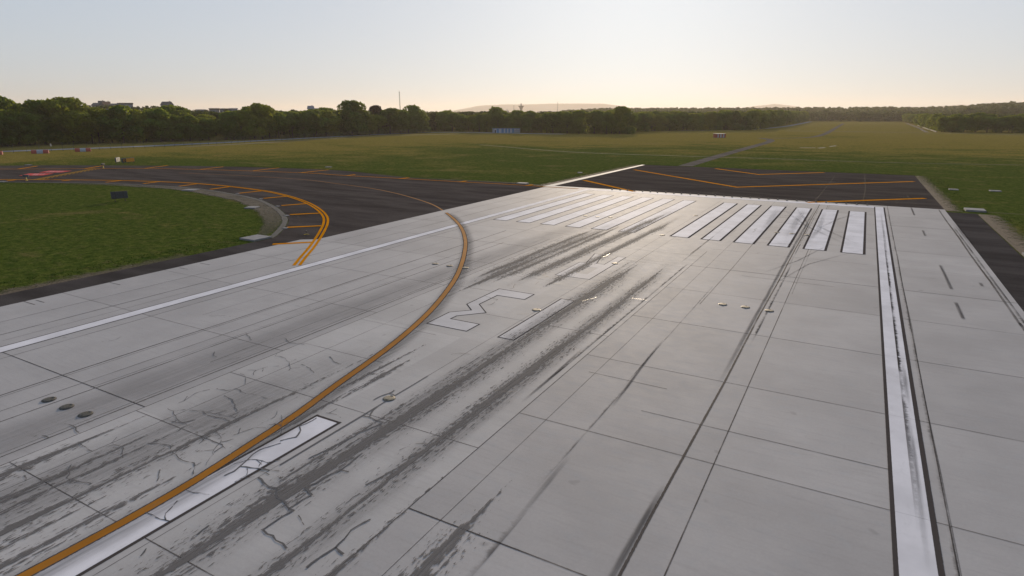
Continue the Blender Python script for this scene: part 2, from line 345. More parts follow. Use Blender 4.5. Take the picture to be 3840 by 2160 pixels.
def tar_line():
    k = NT('tar_line')
    a, u, v = uvs(k)
    n = k.noise(k.pos((5, 5, 5)), 1, 4, .7)
    st = k.attr('strength')
    core = k.ramp(k.math('ADD', a, k.math('MULTIPLY', k.math('SUBTRACT', n, .5), .9)), .55, .95, 1, 0)
    gap = k.ramp(k.noise(k.pos((.35, .35, 1)), 1, 3), .3, .5, .45, 1)
    al = k.math('MULTIPLY', k.math('MULTIPLY', core, st), gap)
    return k.alpha(k.bsdf((.06, .052, .05), .8, .08), al)
M['tar'] = tar_line()

def border_line():
    k = NT('dark_border_line')
    a, u, v = uvs(k)
    n = k.noise(k.pos((7, 7, 7)), 1, 4, .7)
    core = k.ramp(k.math('ADD', a, k.math('MULTIPLY', k.math('SUBTRACT', n, .5), .35)), .78, 1.0, 1, 0)
    return k.alpha(k.bsdf((.068, .058, .055), .8, .0), k.math('MULTIPLY', core, k.attr('strength')))
M['border'] = border_line()

def crack_mat():
    k = NT('sealed_crack')
    a, u, v = uvs(k)
    n = k.noise(k.pos((6, 6, 6)), 1, 4, .7)
    core = k.ramp(k.math('ADD', a, k.math('MULTIPLY', k.math('SUBTRACT', n, .5), 1.0)), .6, 1.0, 1, 0)
    gap = k.ramp(k.noise(k.pos((2.2, 2.2, 1)), 1, 2), .36, .5)
    g2 = k.math('MAXIMUM', gap, k.ramp(k.attr('strength'), .5, .9))
    return k.alpha(k.bsdf((.07, .063, .062), .4, .35), k.math('MULTIPLY', k.math('MULTIPLY', core, g2), k.ramp(k.attr('strength'), 0, .6)))
M['crack'] = crack_mat()

def smear_mat():
    k = NT('rubber_smear')
    a, u, v = uvs(k)
    n = k.noise(k.pos((7, .25, 1)), 1, 5, .65)
    pr = k.ramp(a, .15, 1.0, 1, 0)
    al = k.math('MULTIPLY', k.math('MULTIPLY', pr, k.ramp(n, .2, .7, .25, 1)), k.attr('strength'))
    return k.alpha(k.bsdf((.085, .078, .076), .8, .0), al)
M['smear'] = smear_mat()

def ragged_mat():
    k = NT('ragged_scrape')
    a, u, v = uvs(k)
    n = k.noise(k.pos((1.2, 3.2, 1)), 1, 5, .75)
    m = k.noise(k.pos((1, .22, 1)), 1, 2, .6)
    e = k.math('ADD', u, k.math('MULTIPLY', k.math('SUBTRACT', n, .5), 1.5))
    al = k.math('MULTIPLY', k.math('MULTIPLY', k.ramp(e, .1, .55, 1, 0), k.ramp(m, .35, .6, .2, 1)), k.attr('strength'))
    return k.alpha(k.bsdf((.06, .053, .05), .8, .0), al)
M['ragged'] = ragged_mat()

def tread_mat():
    k = NT('tyre_rubber')
    a, u, v = uvs(k)
    st = k.attr('strength')
    n1 = k.noise(k.pos((9.5, 3.0, 1)), 1, 3, .6, dist=.6)
    n2 = k.noise(k.pos((15, .22, 1)), 1, 3, .6)
    n3 = k.noise(k.pos((.5, .07, 1)), 1, 2, .5)
    t = k.math('ADD', k.math('MULTIPLY', n1, .55), k.math('MULTIPLY', n2, .45))
    inv = k.math('SUBTRACT', 1, st)
    core_w = k.math('ADD', .2, k.math('ADD', k.math('MULTIPLY', k.math('SUBTRACT', n3, .5), .5), k.math('MULTIPLY', k.math('SUBTRACT', t, .5), 1.1)))
    core = k.ramp(k.math('SUBTRACT', k.math('SUBTRACT', core_w, a), k.math('MULTIPLY', inv, .5)), -.02, .06)
    thr = k.math('ADD', k.math('ADD', .475, k.math('MULTIPLY', a, .16)), k.math('ADD', k.math('MULTIPLY', inv, .3), k.math('MULTIPLY', k.math('SUBTRACT', n3, .5), -.16)))
    fleck = k.ramp(k.math('SUBTRACT', t, thr), -.01, .04)
    al = k.math('MAXIMUM', k.math('MULTIPLY', core, k.ramp(n2, .34, .56, .4, .9)), k.math('MULTIPLY', fleck, .86))
    al = k.math('MULTIPLY', al, k.ramp(a, .9, 1, 1, 0))
    return k.alpha(k.bsdf((.14, .13, .127), .8, .03), al)
M['tread'] = tread_mat()

def verge_mat():
    k = NT('bare_dirt')
    a, u, v = uvs(k)
    n = k.noise(k.pos((.9, .9, 1)), 1, 6, .7)
    f = k.noise(k.pos((5, 5, 5)), 1, 4, .7)
    u = k.math('SUBTRACT', 1, u)
    e = k.math('ADD', u, k.math('MULTIPLY', k.math('SUBTRACT', n, .5), 2.0))
    al = k.math('MULTIPLY', k.math('MULTIPLY', k.ramp(e, .15, 1.0, .95, 0), k.ramp(u, .7, 1, 1, 0)), k.attr('strength'))
    cc = k.mix(k.ramp(f, .3, .7), (.085, .066, .046), (.14, .108, .078))
    return k.alpha(k.bsdf(cc, .95, .15, bump=f, bstr=.6, bdist=.05), al)
M['dirt'] = verge_mat()

def track_mat(name, c1, c2):
    k = NT(name)
    a, u, v = uvs(k)
    n = k.noise(k.pos((.25, .25, 1)), 1, 5, .7)
    e = k.math('ADD', a, k.math('MULTIPLY', k.math('SUBTRACT', n, .5), 1.2))
    cc = k.mix(k.ramp(n, .3, .7), c1, c2)
    return k.alpha(k.bsdf(cc, .95, .15), k.math('MULTIPLY', k.ramp(e, .55, 1.0, 1, 0), k.attr('strength')))
M['earth'] = track_mat('worn_earth_patch', (.05, .043, .033), (.1, .083, .066))
M['track'] = track_mat('worn_track', (.095, .08, .048), (.14, .115, .078))
M['apron'] = track_mat('verge_gravel', (.075, .074, .072), (.11, .105, .1))

def foliage(name, dark, lite, yel, back):
    k = NT(name)
    oi = k.n('ShaderNodeObjectInfo').outputs['Random']
    g = k.n('ShaderNodeNewGeometry').outputs['Random Per Island']
    n = k.noise(k.pos((.2, .2, .2)), 1, 3, .6)
    c = k.mix(k.ramp(n, .42, .58), dark, lite)
    c = k.mix(k.math('MULTIPLY', k.ramp(oi, .5, 1.0), .7), c, yel)
    c = k.mix(k.math('MULTIPLY', k.ramp(oi, .3, .0), .5), c, tuple(x * .6 for x in dark))
    c = k.mix(k.math('MULTIPLY', g, .4), c, tuple(x * .5 for x in dark))
    d = k.n('ShaderNodeBsdfPrincipled', {'Base Color': c, 'Roughness': .7, 'Specular IOR Level': .1}).outputs[0]
    t = k.n('ShaderNodeBsdfTranslucent', {'Color': k.mix(.5, c, back)}).outputs[0]
    return k.done(k.n('ShaderNodeMixShader', {0: .45, 1: d, 2: t}).outputs[0])
M['leaf'] = foliage('green_foliage', (.036, .08, .014), (.1, .175, .026), (.19, .2, .02), (.42, .44, .035))
M['leaf_brown'] = foliage('copper_foliage', (.03, .018, .012), (.045, .03, .018), (.05, .035, .02), (.06, .035, .02))
M['far_leaf'] = foliage('distant_foliage', (.028, .055, .015), (.055, .09, .022), (.08, .095, .02), (.15, .16, .03))
M['hazed_hill'] = plain('haze_paled_hillside', (.34, .29, .24), .95, .15, .002, 0.0)  # far hills: haze painted into the base colour, paler than the hills themselves
M['bark'] = plain('bark', (.06, .046, .034), .9, .35, 3)

# ------------------------------------------------------------------ terrain
CX, CY, CZ = 19.54, -119.12, 13.25
def ground_h(x, y):
    dx, dy = x - CX, y - CY
    r = math.hypot(dx, dy); az = math.degrees(math.atan2(dx, dy))
    def sm(t): t = max(0, min(1, t)); return t * t * (3 - 2 * t)
    if r < 380: return 0.0
    rise = sm((r - 575) / 75)
    left = rise * (4 + 7 * sm((az + 66) / 2) * sm((-41 - az) / 3) + 4.5 * sm((az + 66) / 2) * sm((-55.5 - az) / 2.5)) * sm((-28 - az) / 6)
    mid = 9 * sm((r - 1250) / 500) * sm((az + 27) / 7)
    right = 9 * sm((r - 900) / 400) * sm((az - 4) / 5)
    return left + mid + right

vs = [(CX, CY, -.06)]; fs = []; NS = 180
rings = [30, 80, 150, 220, 300, 380, 440, 500, 560, 590, 620, 650, 690, 740, 820, 920, 1050, 1200, 1350, 1550, 1800, 2200, 3000, 4500, 7000, 11500]
for r in rings:
    for k in range(NS):
        q = 2 * math.pi * k / NS
        x, y = CX + r * math.sin(q), CY + r * math.cos(q)
        vs.append((x, y, ground_h(x, y) - .06))
for k in range(NS): fs.append((0, 1 + (k + 1) % NS, 1 + k))
for i in range(len(rings) - 1):
    for k in range(NS):
        a, b = 1 + i * NS + k, 1 + i * NS + (k + 1) % NS
        fs.append((a, b, b + NS, a + NS))
me = bpy.data.meshes.new('ground'); me.from_pydata(vs, [], fs)
ground = tag(link('ground', me, M['grass'], smooth=True), kind='structure')

# ------------------------------------------------------------------ pavements
XL, XLN, XR, YE, YB = -31.15, -32.6, 30.7, -14.0, -260.0
runway = tag(poly('runway', [(XLN, YB), (XR, YB), (XR, YE), (-30.6, YE), (XL, -18), (XL, -72.4), (XLN, -73.4)], 0.0, M['concrete']), kind='structure')
poly('keel_slab', [(-8.22, YB), (7.38, YB), (7.38, -60), (-1.5, -46.5), (-8.22, -58)], .004, M['keel'], runway)
tf = [(-420, -185), (-260, -97)] + [tuple(p) for p in DATA['taxi_far'][1:]]
ie = [(-420, -205), (-220, -103)] + [tuple(p) for p in DATA['island_edge'][1:]]
tf = tf[:2] + spline(tf[1:], 4)[1:]
ie = ie[:2] + spline(ie[1:], 2)[1:]
taxiway = tag(poly('taxiway', tf + [(-31.1, -15.6), (-31.1, -72.4), (-32.5, -73.4), (-32.5, -77.2), (-36.0, -77.2)] + list(reversed(ie)), -.02, M['asphalt']), kind='structure')
shoulder = tag(polys('runway_shoulder', [[(-36.0, YB), (XLN, YB), (XLN, -74), (-36.0, -77)],
                                [(XR, YB), (34.25, YB), (34.1, -16.4), (XR, -16.6)]], -.012, M['shoulder']), kind='structure')
pad = tag(poly('blast_pad', [(-30.5, YE - .5), (XR, YE - .5), (30.0, 41.2), (-30.2, 41.0)], -.016, M['pad_asphalt']), kind='structure')
poly('edge_strip', [(-32.0, -16.2), (-30.45, -15.8), (-30.15, 41.0), (-31.05, 41.0)], -.010, M['pale_concrete'], pad)

# dirt verges and the gravelly apron round the island tip
ie2 = spline([tuple(p) for p in DATA['island_edge'][1:]], 2)
vg = Strips()
def verge(pts, w, side, st=1.0, z=-.03):
    vg.ribbon(offset_line(pts, side * w / 2) if side else pts, w, z, st)
verge([(-36.0, -200), (-36.0, -104), (-36.0, -92), (-36.0, -84)], 2.2, 1, [1, 1, .75, .3])
vg2 = [(34.2, -16.5), (34.22, -30), (34.3, -60), (34.25, -120)]
verge(vg2, 3.0, 1, 1.0)
verge([(30.0, 41.2), (30.3, 14), (30.65, -15)], 2.6, 1, [.5, .9, 1.0])
verge([(-32.2, -15), (-31.9, 0), (-31.4, 40.5)], 2.2, 1, [1, .9, .5], -.034)
verge([(-90, -9.5), (-64.6, -14.9), (-48.3, -14.1), (-39, -13.5), (-33, -15.2)], 2.0, 1, [0, .15, .3, .45, .8], -.038)
dv = vg.build('dirt_verge', M['dirt']); tag(dv, kind='structure')
ap = Strips()
tip = ie2[max(0, len(ie2) - 44):]
ap.ribbon(offset_line(ie2, -.45), .9, -.014, .9)
apron = tag(ap.build('verge_gravel', M['apron']), kind='structure')
td = Strips()
n = len(tip)
td.ribbon(offset_line(tip, -1.9), [1 + 3.4 * math.sin(math.pi * min(1, max(0, (i / (n - 1) - .1) / .9))) for i in range(n)], -.034, [math.sin(math.pi * i / (n - 1)) ** .6 * .9 for i in range(n)])
tag(td.build('worn_earth', M['earth']), kind='structure')

# ragged grass standing along the paved edges
gr_ = np.random.RandomState(3)
def edge_tufts(pts, side, n, reach):
    P = np.array(pts, dtype=float); seg = np.diff(P, axis=0); ln = np.hypot(seg[:, 0], seg[:, 1]); i = gr_.choice(len(ln), n, p=ln / ln.sum()); t = gr_.uniform(0, 1, n)[:, None]
    nn = np.stack([-seg[i, 1], seg[i, 0]], 1) / ln[i][:, None] * side
    return P[i] + seg[i] * t + nn * (reach * gr_.uniform(0, 1, n) ** .7 - .05)[:, None]
pts_ = np.concatenate([edge_tufts([(-36.0, -125), (-36.0, -74.5)], 1, 2200, 4.5), edge_tufts(ie2, -1, 1800, 4.0), edge_tufts([(34.25, -90), (34.15, -16.5)], -1, 1100, 4.5), edge_tufts([(30.6, -15), (30.0, 41.2)], -1, 1100, 4.5),
    edge_tufts([(-32.2, -15), (-31.2, 41)], 1, 900, 3.5), edge_tufts([(-31, 41.1), (30, 41.3)], 1, 1500, 2.5), edge_tufts([tuple(p) for p in DATA['taxi_far'][4:]], 1, 2500, 2.5)])
n_ = len(pts_); hh = gr_.uniform(.04, .11, n_); an = gr_.uniform(0, 2 * np.pi, n_); wd = gr_.uniform(.03, .09, n_)
lx, ly = np.cos(an) * wd, np.sin(an) * wd; tx, ty = gr_.normal(0, .06, n_), gr_.normal(0, .06, n_)
z_ = np.full(n_, -.07)
tv = np.stack([np.stack([pts_[:, 0] - lx, pts_[:, 1] - ly, z_], 1), np.stack([pts_[:, 0] + lx, pts_[:, 1] + ly, z_], 1), np.stack([pts_[:, 0] + tx, pts_[:, 1] + ty, z_ + hh], 1)], 1).reshape(-1, 3)
me = bpy.data.meshes.new('grass_tufts'); me.vertices.add(len(tv)); me.vertices.foreach_set('co', tv.astype(np.float32).ravel())
me.loops.add(len(tv)); me.loops.foreach_set('vertex_index', np.arange(len(tv), dtype=np.int32)); me.polygons.add(n_)
me.polygons.foreach_set('loop_start', np.arange(0, len(tv), 3, dtype=np.int32)); me.polygons.foreach_set('loop_total', np.full(n_, 3, dtype=np.int32)); me.update(calc_edges=True)
tag(link('grass_tufts', me, M['grass']), kind='stuff')

# far roads, tracks and paths
def road(name, pts, w, z, mat, kind='structure', st=1.0):
    s = Strips(); p = spline(smooth_line(pts), 6); s.ribbon(p, w, z, st)
    return tag(s.build(name, mat), kind=kind)
FENCE = smooth_line([(-262, -75)] + [tuple(p) for p in DATA['fence'][1:]], 3)
rd = [(x - 9.5, y) for x, y in FENCE] + [(-248, 258), (-226, 262), (-205, 248), (-170, 251), (-150, 252)]
road('perimeter_road', rd, 8.0, -.03, M['road'])
road('dirt_track', DATA['dirt'], 5.0, -.034, M['track'])
road('service_path', DATA['path'], 3.6, -.03, M['path'])
road('service_path', DATA['path2'], 3.4, -.026, M['path'])
road('edge_road', DATA['pathL'], 5.5, -.028, M['road'])
road('cross_track', DATA['line2'], 4.5, -.033, M['track'])
road('bare_soil', DATA['baresoilR'], 3.6, -.033, M['earth'], st=.7)
tr = Strips(); tr.ribbon(spline(DATA['line1'], 5), 1.0, -.032, .9)
tr.ribbon([(35.3, -13.6), (44, -14.0), (60, -14.6)], .3, -.032, .9)
tag(tr.build('grass_trench', M['track']), kind='structure')
wp = Strips()
for a, b, w in (((-2.2, 149.2), (3.2, 151.6), 1.0), ((4.2, 150), (6.4, 155), 1.0), ((7.5, 165), (9.5, 172), .8)): wp.ribbon([a, b], w, -.03, 1)
tag(wp.build('concrete_path', M['pale_concrete']), kind='structure')

# ------------------------------------------------------------------ runway joints, cracks, rubber
jn = Strips()
for x in (-28.6, -21.1, -13.65, 16.08, 23.72):
    jn.ribbon([(x, YB), (x, -100), (x, -60), (x, YE)], .06, .008, .75)
for x in (-8.22, 7.38): jn.ribbon([(x, YB), (x, -100), (x, -58)], .06, .008, .6)
for x in (8.75, -6.2, 1.24): jn.ribbon([(x, YB), (x, -100), (x, -15)], .04, .009, .55)
y = -16.6
yj = []
for i in range(20):
    yy = -8.05 * i - 16.35
    st = rng.choice([.5, .6, .9, 1.0])
    jn.ribbon([(7.4, yy), (22.1, yy)], .075, .008, st)
    jn.ribbon([(23.3, yy), (XR, yy)], .075, .008, st * .95)
    jn.ribbon([(XLN if yy < -73 else XL, yy), (-8.2, yy)], .075, .008, st * .8)
    jn.ribbon([(22.1, yy), (23.3, yy)], .04, .017, .2)
for i in range(26):
    yy = -16.0 - 4.98 * i + .3
    if yy > -60: continue
    x0, x1 = rng.choice([(-8.2, 7.4), (-8.2, -2.0), (-1.8, 7.4), (-8.2, 7.4)])
    jn.ribbon([(x0, yy + .02), (x1, yy)], .06, .009, rng.uniform(.35, .75))
for x0, x1, yy in ((12.2, 22.1, -93.9), (12.0, 19, -66.2), (8.4, 12.6, -91), (11, 17, -47.6)):
    jn.ribbon([(x0, yy), (x1, yy - .05)], .07, .009, .6)
for x0, x1, yy in ((-32.6, -31.0, -99.4), (-32.2, -31.0, -98.8), (-32.5, -31.0, -93.4), (-32.2, -31.0, -87.6), (-32.2, -30.8, -85.6)):
    jn.ribbon([(x0, yy), (x1, yy)], .12, .009, .6)
jn.build('joint_lines', M['tar'], runway)

tl = Strips()   # long tar and scrape lines along the runway
for x, y0, y1, w, st in ((14.92, -200, -15, .13, 1.0), (-8.95, -200, -60, .09, .8), (-9.25, -120, -75, .05, .7), (-12.45, -200, -64, .12, .7), (-12.7, -105, -80, .06, .6), (-15.6, -200, -58, .12, .9), (-15.35, -115, -80, .06, .6),
                         (-25.75, -200, -18, .09, .85), (-24.4, -104, -92, .08, .4), (-18.3, -95, -60, .05, .5), (-10.4, -100, -70, .05, .5), (29.95, -70.8, -14.5, .22, .75), (29.95, -130, -70, .25, .8), (23.75, -130, -50, .05, .6), (16.3, -70, -15, .05, .5), (10.8, -76, -20, .07, .7), (6.2, -60, -20, .08, .6), (2.7, -70, -24, .06, .5)):
    k = max(2, int((y1 - y0) / 6))
    pts = [(x + .03 * math.sin(i * 1.7 + x), y0 + (y1 - y0) * i / k) for i in range(k + 1)]
    tl.ribbon(pts, w, .0095, [st * rng.uniform(.6, 1.0) for _ in pts])
tl.build('tar_line', M['tar'], runway)

cr = Strips()
def jag(pts, amp):
    out = []
    for i in range(len(pts) - 1):
        a, b = Vector(pts[i]), Vector(pts[i + 1]); d = b - a; n = max(1, int(d.length / .18)); nn = Vector((-d.y, d.x)).normalized() if d.length else Vector((0, 0))
        for k in range(n):
            q = a + d * (k / n) + nn * (rng.uniform(-amp, amp) if k else 0)
            out.append((q.x, q.y))
    out.append(tuple(pts[-1])); return out
for c in DATA['cr_big']:
    p = jag(c, .025); cr.ribbon(p, [.085 * rng.uniform(.6, 1.25) for _ in p], .0225, 1.0)
cr.ribbon(DATA['cr_joint'], .085, .0215, 1.0)
for c in DATA['cr_thin']:
    p = jag(c, .04); cr.ribbon(p, [.058 * rng.uniform(.5, 1.3) for _ in p], .0205, .62)
for i in range(12):
    x, y = rng.uniform(-22, 7), rng.uniform(-110, -72); a = rng.uniform(0, 6.28); p = [(x, y)]
    for _ in range(rng.randint(2, 4)):
        a += rng.uniform(-.7, .7); p.append((p[-1][0] + .4 * math.cos(a), p[-1][1] + .4 * math.sin(a)))
    p = jag(p, .04); cr.ribbon(p, [.035 * rng.uniform(.5, 1.2) for _ in p], .0205, .5)
for i in range(15):   # dense fine branching cracks in the old keel slabs
    x, y = rng.uniform(-8, 1), rng.uniform(-112, -96); a = rng.uniform(0, 6.28); p = [(x, y)]
    for _ in range(rng.randint(4, 8)):
        a += rng.uniform(-.55, .55); st = rng.uniform(.2, .5); p.append((p[-1][0] + st * math.cos(a), p[-1][1] + st * math.sin(a)))
        if rng.random() < .35:
            b_ = a + rng.choice((-1, 1)) * rng.uniform(.7, 1.4); q = jag([p[-1], (p[-1][0] + .5 * math.cos(b_), p[-1][1] + .5 * math.sin(b_))], .04)
            cr.ribbon(q, [.045 * rng.uniform(.4, 1.1) for _ in q], .0203, .55)
    p = jag(p, .04); cr.ribbon(p, [.042 * rng.uniform(.4, 1.2) for _ in p], .0204, .58)
cr.build('crack', M['crack'], runway)

def band(x0, y0, x1, y1, hw, st, f0=8, f1=8):
    s = Strips(); n = max(6, int(abs(y1 - y0) / 1.5)); pts = []; sts = []
    for i in range(n + 1):
        t = i / n; y = y0 + (y1 - y0) * t
        pts.append((x0 + (x1 - x0) * t + .06 * math.sin(y * .21 + x0), y))
        sts.append(st * min(1, (y - y0) / f0 if f0 else 1, (y1 - y) / f1 if f1 else 1) ** .7 if i not in (0, n) or (i == 0 and not f0) or (i == n and not f1) else 0)
    s.ribbon(pts, 3.0 * hw, BZ[0], sts); BZ[0] += .0002
    return s.build('tyre_marks', M['tread'], runway)
BZ = [.018]
for a in ((3.1, -200, 3.0, -61, .95, 1.0, 0, 12), (2.2, -112, 2.2, -84, .5, .75, 8, 10), (5.75, -200, 5.6, -62, .66, 1.0, 0, 10), (7.6, -200, 7.4, -100, .7, .92, 0, 9), (9.95, -200, 9.65, -100, .75, .98, 0, 6),
          (-1.75, -104, -1.5, -88.5, .5, .85, 6, 8), (-.75, -103, -.9, -92, .5, .9, 6, 5), (-7.5, -200, -7.4, -103, .6, 1.0, 0, 7), (-5.7, -200, -5.5, -104, .6, 1.0, 0, 6), (-4.8, -200, -4.7, -101, .6, .95, 0, 8), (-2.5, -200, -2.5, -104, .5, .95, 0, 8), (-3.55, -200, -3.3, -88, .7, 1.0, 0, 18),
          (-1.6, -200, -1.6, -102, .7, .95, 0, 8), (-.85, -107, -1.05, -96, .42, .9, 5, 6), (-7.3, -80, -6.9, -50, .8, 1.0, 6, 6), (-6.3, -83, -5.7, -48, .75, 1.0, 6, 8), (-5.3, -81, -4.9, -46, .7, .95, 6, 8), (-3.7, -80, -2.6, -34, .75, 1.05, 6, 10), (-2.9, -74, -2.0, -42, .5, .85, 8, 8), (-1.15, -79, -.3, -40, .55, 1.05, 4, 8),
          (2.2, -79, 2.1, -60, .5, .6, 8, 8), (6.1, -108, 6.1, -100, 1.0, .5, 4, 4), (-9.7, -120, -9.5, -104, .5, .45, 0, 6)):
    band(*a)
sm = Strips()
def smear(pts, w, st, z=.0165): sm.ribbon(pts, w, z, [st * (0 if i in (0, len(pts) - 1) else 1) for i in range(len(pts))])
smear([(-10.4, -200), (-10.4, -104), (-10.4, -80), (-9.8, -60), (-9, -42)], 4.4, .2, .0045)
smear([(3, -118), (3, -100), (3, -80), (2.8, -60)], 3.0, .34); smear([(5.8, -118), (5.8, -100), (5.7, -80), (5.6, -62)], 2.0, .32); smear([(-3.5, -80), (-3.3, -66), (-2.9, -50), (-2.4, -30)], 1.8, .4); smear([(-1.2, -78), (-1, -66), (-.7, -52), (-.3, -36)], 1.2, .35)
smear([(-5, -120), (-5, -112), (-4.6, -104), (-4, -92)], 5.5, .3); smear([(-6.5, -84), (-6.4, -72), (-6.2, -60), (-6, -44)], 3.0, .3)
ctr = spline(DATA['center'], 1.0)
onrw = [p for p in ctr if p[1] < -50]
smear([(x + .25, y) for x, y in onrw[::2]], 1.8, .42, .0125)
smear([(14.7, -108), (14.72, -104), (14.75, -101), (14.8, -99)], .32, .6); smear([(14.75, -90), (14.7, -80), (14.7, -72), (14.65, -60), (14.65, -40), (14.7, -18)], .34, .6)
smear([(10.9, -94.5), (10.8, -92), (10.6, -88), (10.5, -84)], .22, .7); smear([(11.0, -104), (10.95, -101), (10.9, -99)], .3, .45); smear([(7.0, -96), (6.95, -92), (6.8, -88)], .25, .9)
for x, y0, y1 in ((26.68, -22.2, -14), (26.85, -38.4, -34.2), (26.98, -62.8, -53.5), (26.86, -71, -66.4), (29.2, -60.6, -59)): smear([(x, y0), (x, y0 + .5), (x, y1 - .5), (x, y1)], .34, .7)
for pts, w, st in (([(8.8, -26.9), (11, -27), (13.6, -27.3)], .35, .5), ([(8.5, -30), (12, -30.6), (19, -31.4)], .3, .5), ([(9, -36), (13, -37), (18, -37.4)], .3, .5), ([(13.2, -65), (15.6, -58), (18, -47.6)], .25, .5), ([(14.2, -70), (16.6, -59), (20.6, -50)], .25, .45),
                   ([(15.9, -40), (18, -30), (20, -24)], .5, .35), ([(12.2, -22), (14.8, -36), (15, -50)], .5, .5), ([(14.6, -34), (17.2, -40), (20.4, -47)], .6, .35), ([(10.5, -24), (14.8, -38), (19.5, -48)], .6, .35), ([(8, -52), (13, -50.5), (18, -50)], .3, .4), ([(16, -22.5), (16.2, -40), (15.5, -50)], .9, .35), ([(10, -23), (10.4, -34), (10.8, -48)], 1.3, .28), ([(13.4, -23), (13.4, -34), (13.6, -50)], 1.3, .3),
                   ([(22.95, -100), (22.95, -92), (22.9, -88)], .28, .5), ([(23.0, -88), (23.0, -84), (22.98, -80)], .3, .45), ([(22.9, -50), (22.85, -40), (22.8, -20)], .3, .4), ([(30.5, -44), (30.6, -34), (30.5, -26)], .4, .5)):
    smear(pts, w, st)
sm.build('rubber_smears', M['smear'], runway)
rg = Strips()
for x, y0, y1, w, st in ((10.72, -125, -103, .45, .95), (10.62, -102, -92, .22, .8), (10.55, -92, -70, .12, .7), (6.78, -95, -64, .32, .9), (6.2, -64, -42, .2, .7), (15.05, -83, -60, .3, .9), (15.0, -60, -20, .2, .5), (23.5, -125, -16, .28, .55), (29.95, -80, -30, .4, .7), (30.62, -44, -26, .3, .8)):
    k = max(3, int((y1 - y0) / 3)); pts = [(x + w / 2 - .05, y0 + (y1 - y0) * i / k) for i in range(k + 1)]
    rg.ribbon(list(reversed(pts)), w, .0185, [st * rng.uniform(.55, 1) * (0 if i in (0, k) else 1) for i in range(k + 1)])
rg.ribbon([(22.92, -98), (22.92, -85), (22.92, -60), (22.9, -40)], .34, .0187, [0, .95, .95, 0])
rg.build('scrape_marks', M['ragged'], runway)

# ------------------------------------------------------------------ runway paint
bd = Strips()
def rect(x0, x1, y0, y1): return [(x0, y0), (x1, y0), (x1, y1), (x0, y1)]
for sgn in (-1, 1):
    for kk in range(6):
        xc = sgn * (3.05 + 3.384 * kk)
        s = poly('threshold_stripe', rect(xc - .88, xc + .88, -51.95, -22.05), .012, M['white'], runway)
        dk = .7 if sgn < 0 else 1.0
        wl, wr = (.08, .1) if sgn < 0 else (.17, .2)
        bd.ribbon([(xc - .9 - wl / 2, -52.1), (xc - .9 - wl / 2, -40), (xc - .9 - wl / 2, -22)], wl + .05, .0118, dk)
        bd.ribbon([(xc + .9 + wr / 2, -52.1), (xc + .9 + wr / 2, -40), (xc + .9 + wr / 2, -22)], wr + .05, .0118, dk)
        bd.ribbon([(xc - .95, -52.08), (xc + .95, -52.08)], .16, .0117, .8); bd.ribbon([(xc - .95, -21.95), (xc + .95, -21.95)], .14, .0117, .8)
poly('edge_line', rect(22.16, 23.18, YB, -15.6), .012, M['white'], runway)
poly('edge_line', rect(-23.2, -22.24, YB, -15.6), .012, M['white'], runway)
poly('threshold_bar', rect(-22.2, 22.13, -17.0, -15.35), .0115, M['white'], runway)
for x, w in ((22.09, .16), (23.27, .2)): bd.ribbon([(x, YB), (x, -120), (x, -100), (x, -60), (x, -16)], w, .0122, .95)
for x in (-23.26, -22.18): bd.ribbon([(x, YB), (x, -100), (x, -60), (x, -40)], .09, .0122, [.9, .9, .8, .1])
cs = poly('centreline_stripe', rect(-.47, .78, -145, -101.65), .012, M['white'], runway)
for x in (-.53, .86): bd.ribbon([(x, -145), (x, -101.5)], .15, .0121, 1.0)
bd.ribbon([(-.6, -101.58), (.93, -101.58)], .15, .0122, 1.0)
d3 = [(-3.84, -88.92), (-.74, -88.92), (-.74, -87.4), (-3.02, -87.4), (-3.0, -86.7), (-1.63, -85.15), (-3.07, -83.74), (-3.06, -81.18), (-.76, -81.15), (-.75, -79.63), (-3.84, -79.6), (-3.86, -84.16), (-2.8, -85.18), (-3.9, -86.28)]
d1 = rect(1.52, 2.62, -88.85, -79.65)
dR = [[(.45, -73.55), (1.25, -73.55), (1.22, -64.5), (.45, -64.6)], [(-1.85, -73.6), (.45, -73.55), (.45, -72.15), (-1.0, -72.2), (-1.0, -69.6), (.45, -69.55), (.45, -68.1), (-.3, -68.1), (-1.1, -64.45), (-1.97, -64.4), (-1.25, -68.15), (-1.85, -68.4)]]
poly('runway_number', d3, .012, M['white_old'], runway); poly('runway_number', d1, .012, M['white_old'], runway)
polys('runway_letter', dR, .012, M['white_old'], runway)
def outline(r, w=.1, st=.9, z=.0122):
    r = list(r) + [r[0]]
    for i in range(len(r) - 1):
        a, b = Vector(r[i]), Vector(r[i + 1]); e = (b - a).normalized() * (w * .35)
        bd.ribbon([tuple(a - e), tuple((a + b) / 2), tuple(b + e)], w, z, st); z += .00002
outline(d3); outline(d1, .11, .8); outline([(-1.85, -73.6), (1.25, -73.55), (1.22, -64.5), (.45, -64.6), (.45, -68.1), (-.3, -68.1), (-1.1, -64.45), (-1.97, -64.4), (-1.25, -68.15), (-1.85, -68.4)], .09, .6)
bd.ribbon(onrw, .54, .0128, .95)
bd.build('paint_border', M['border'], runway)

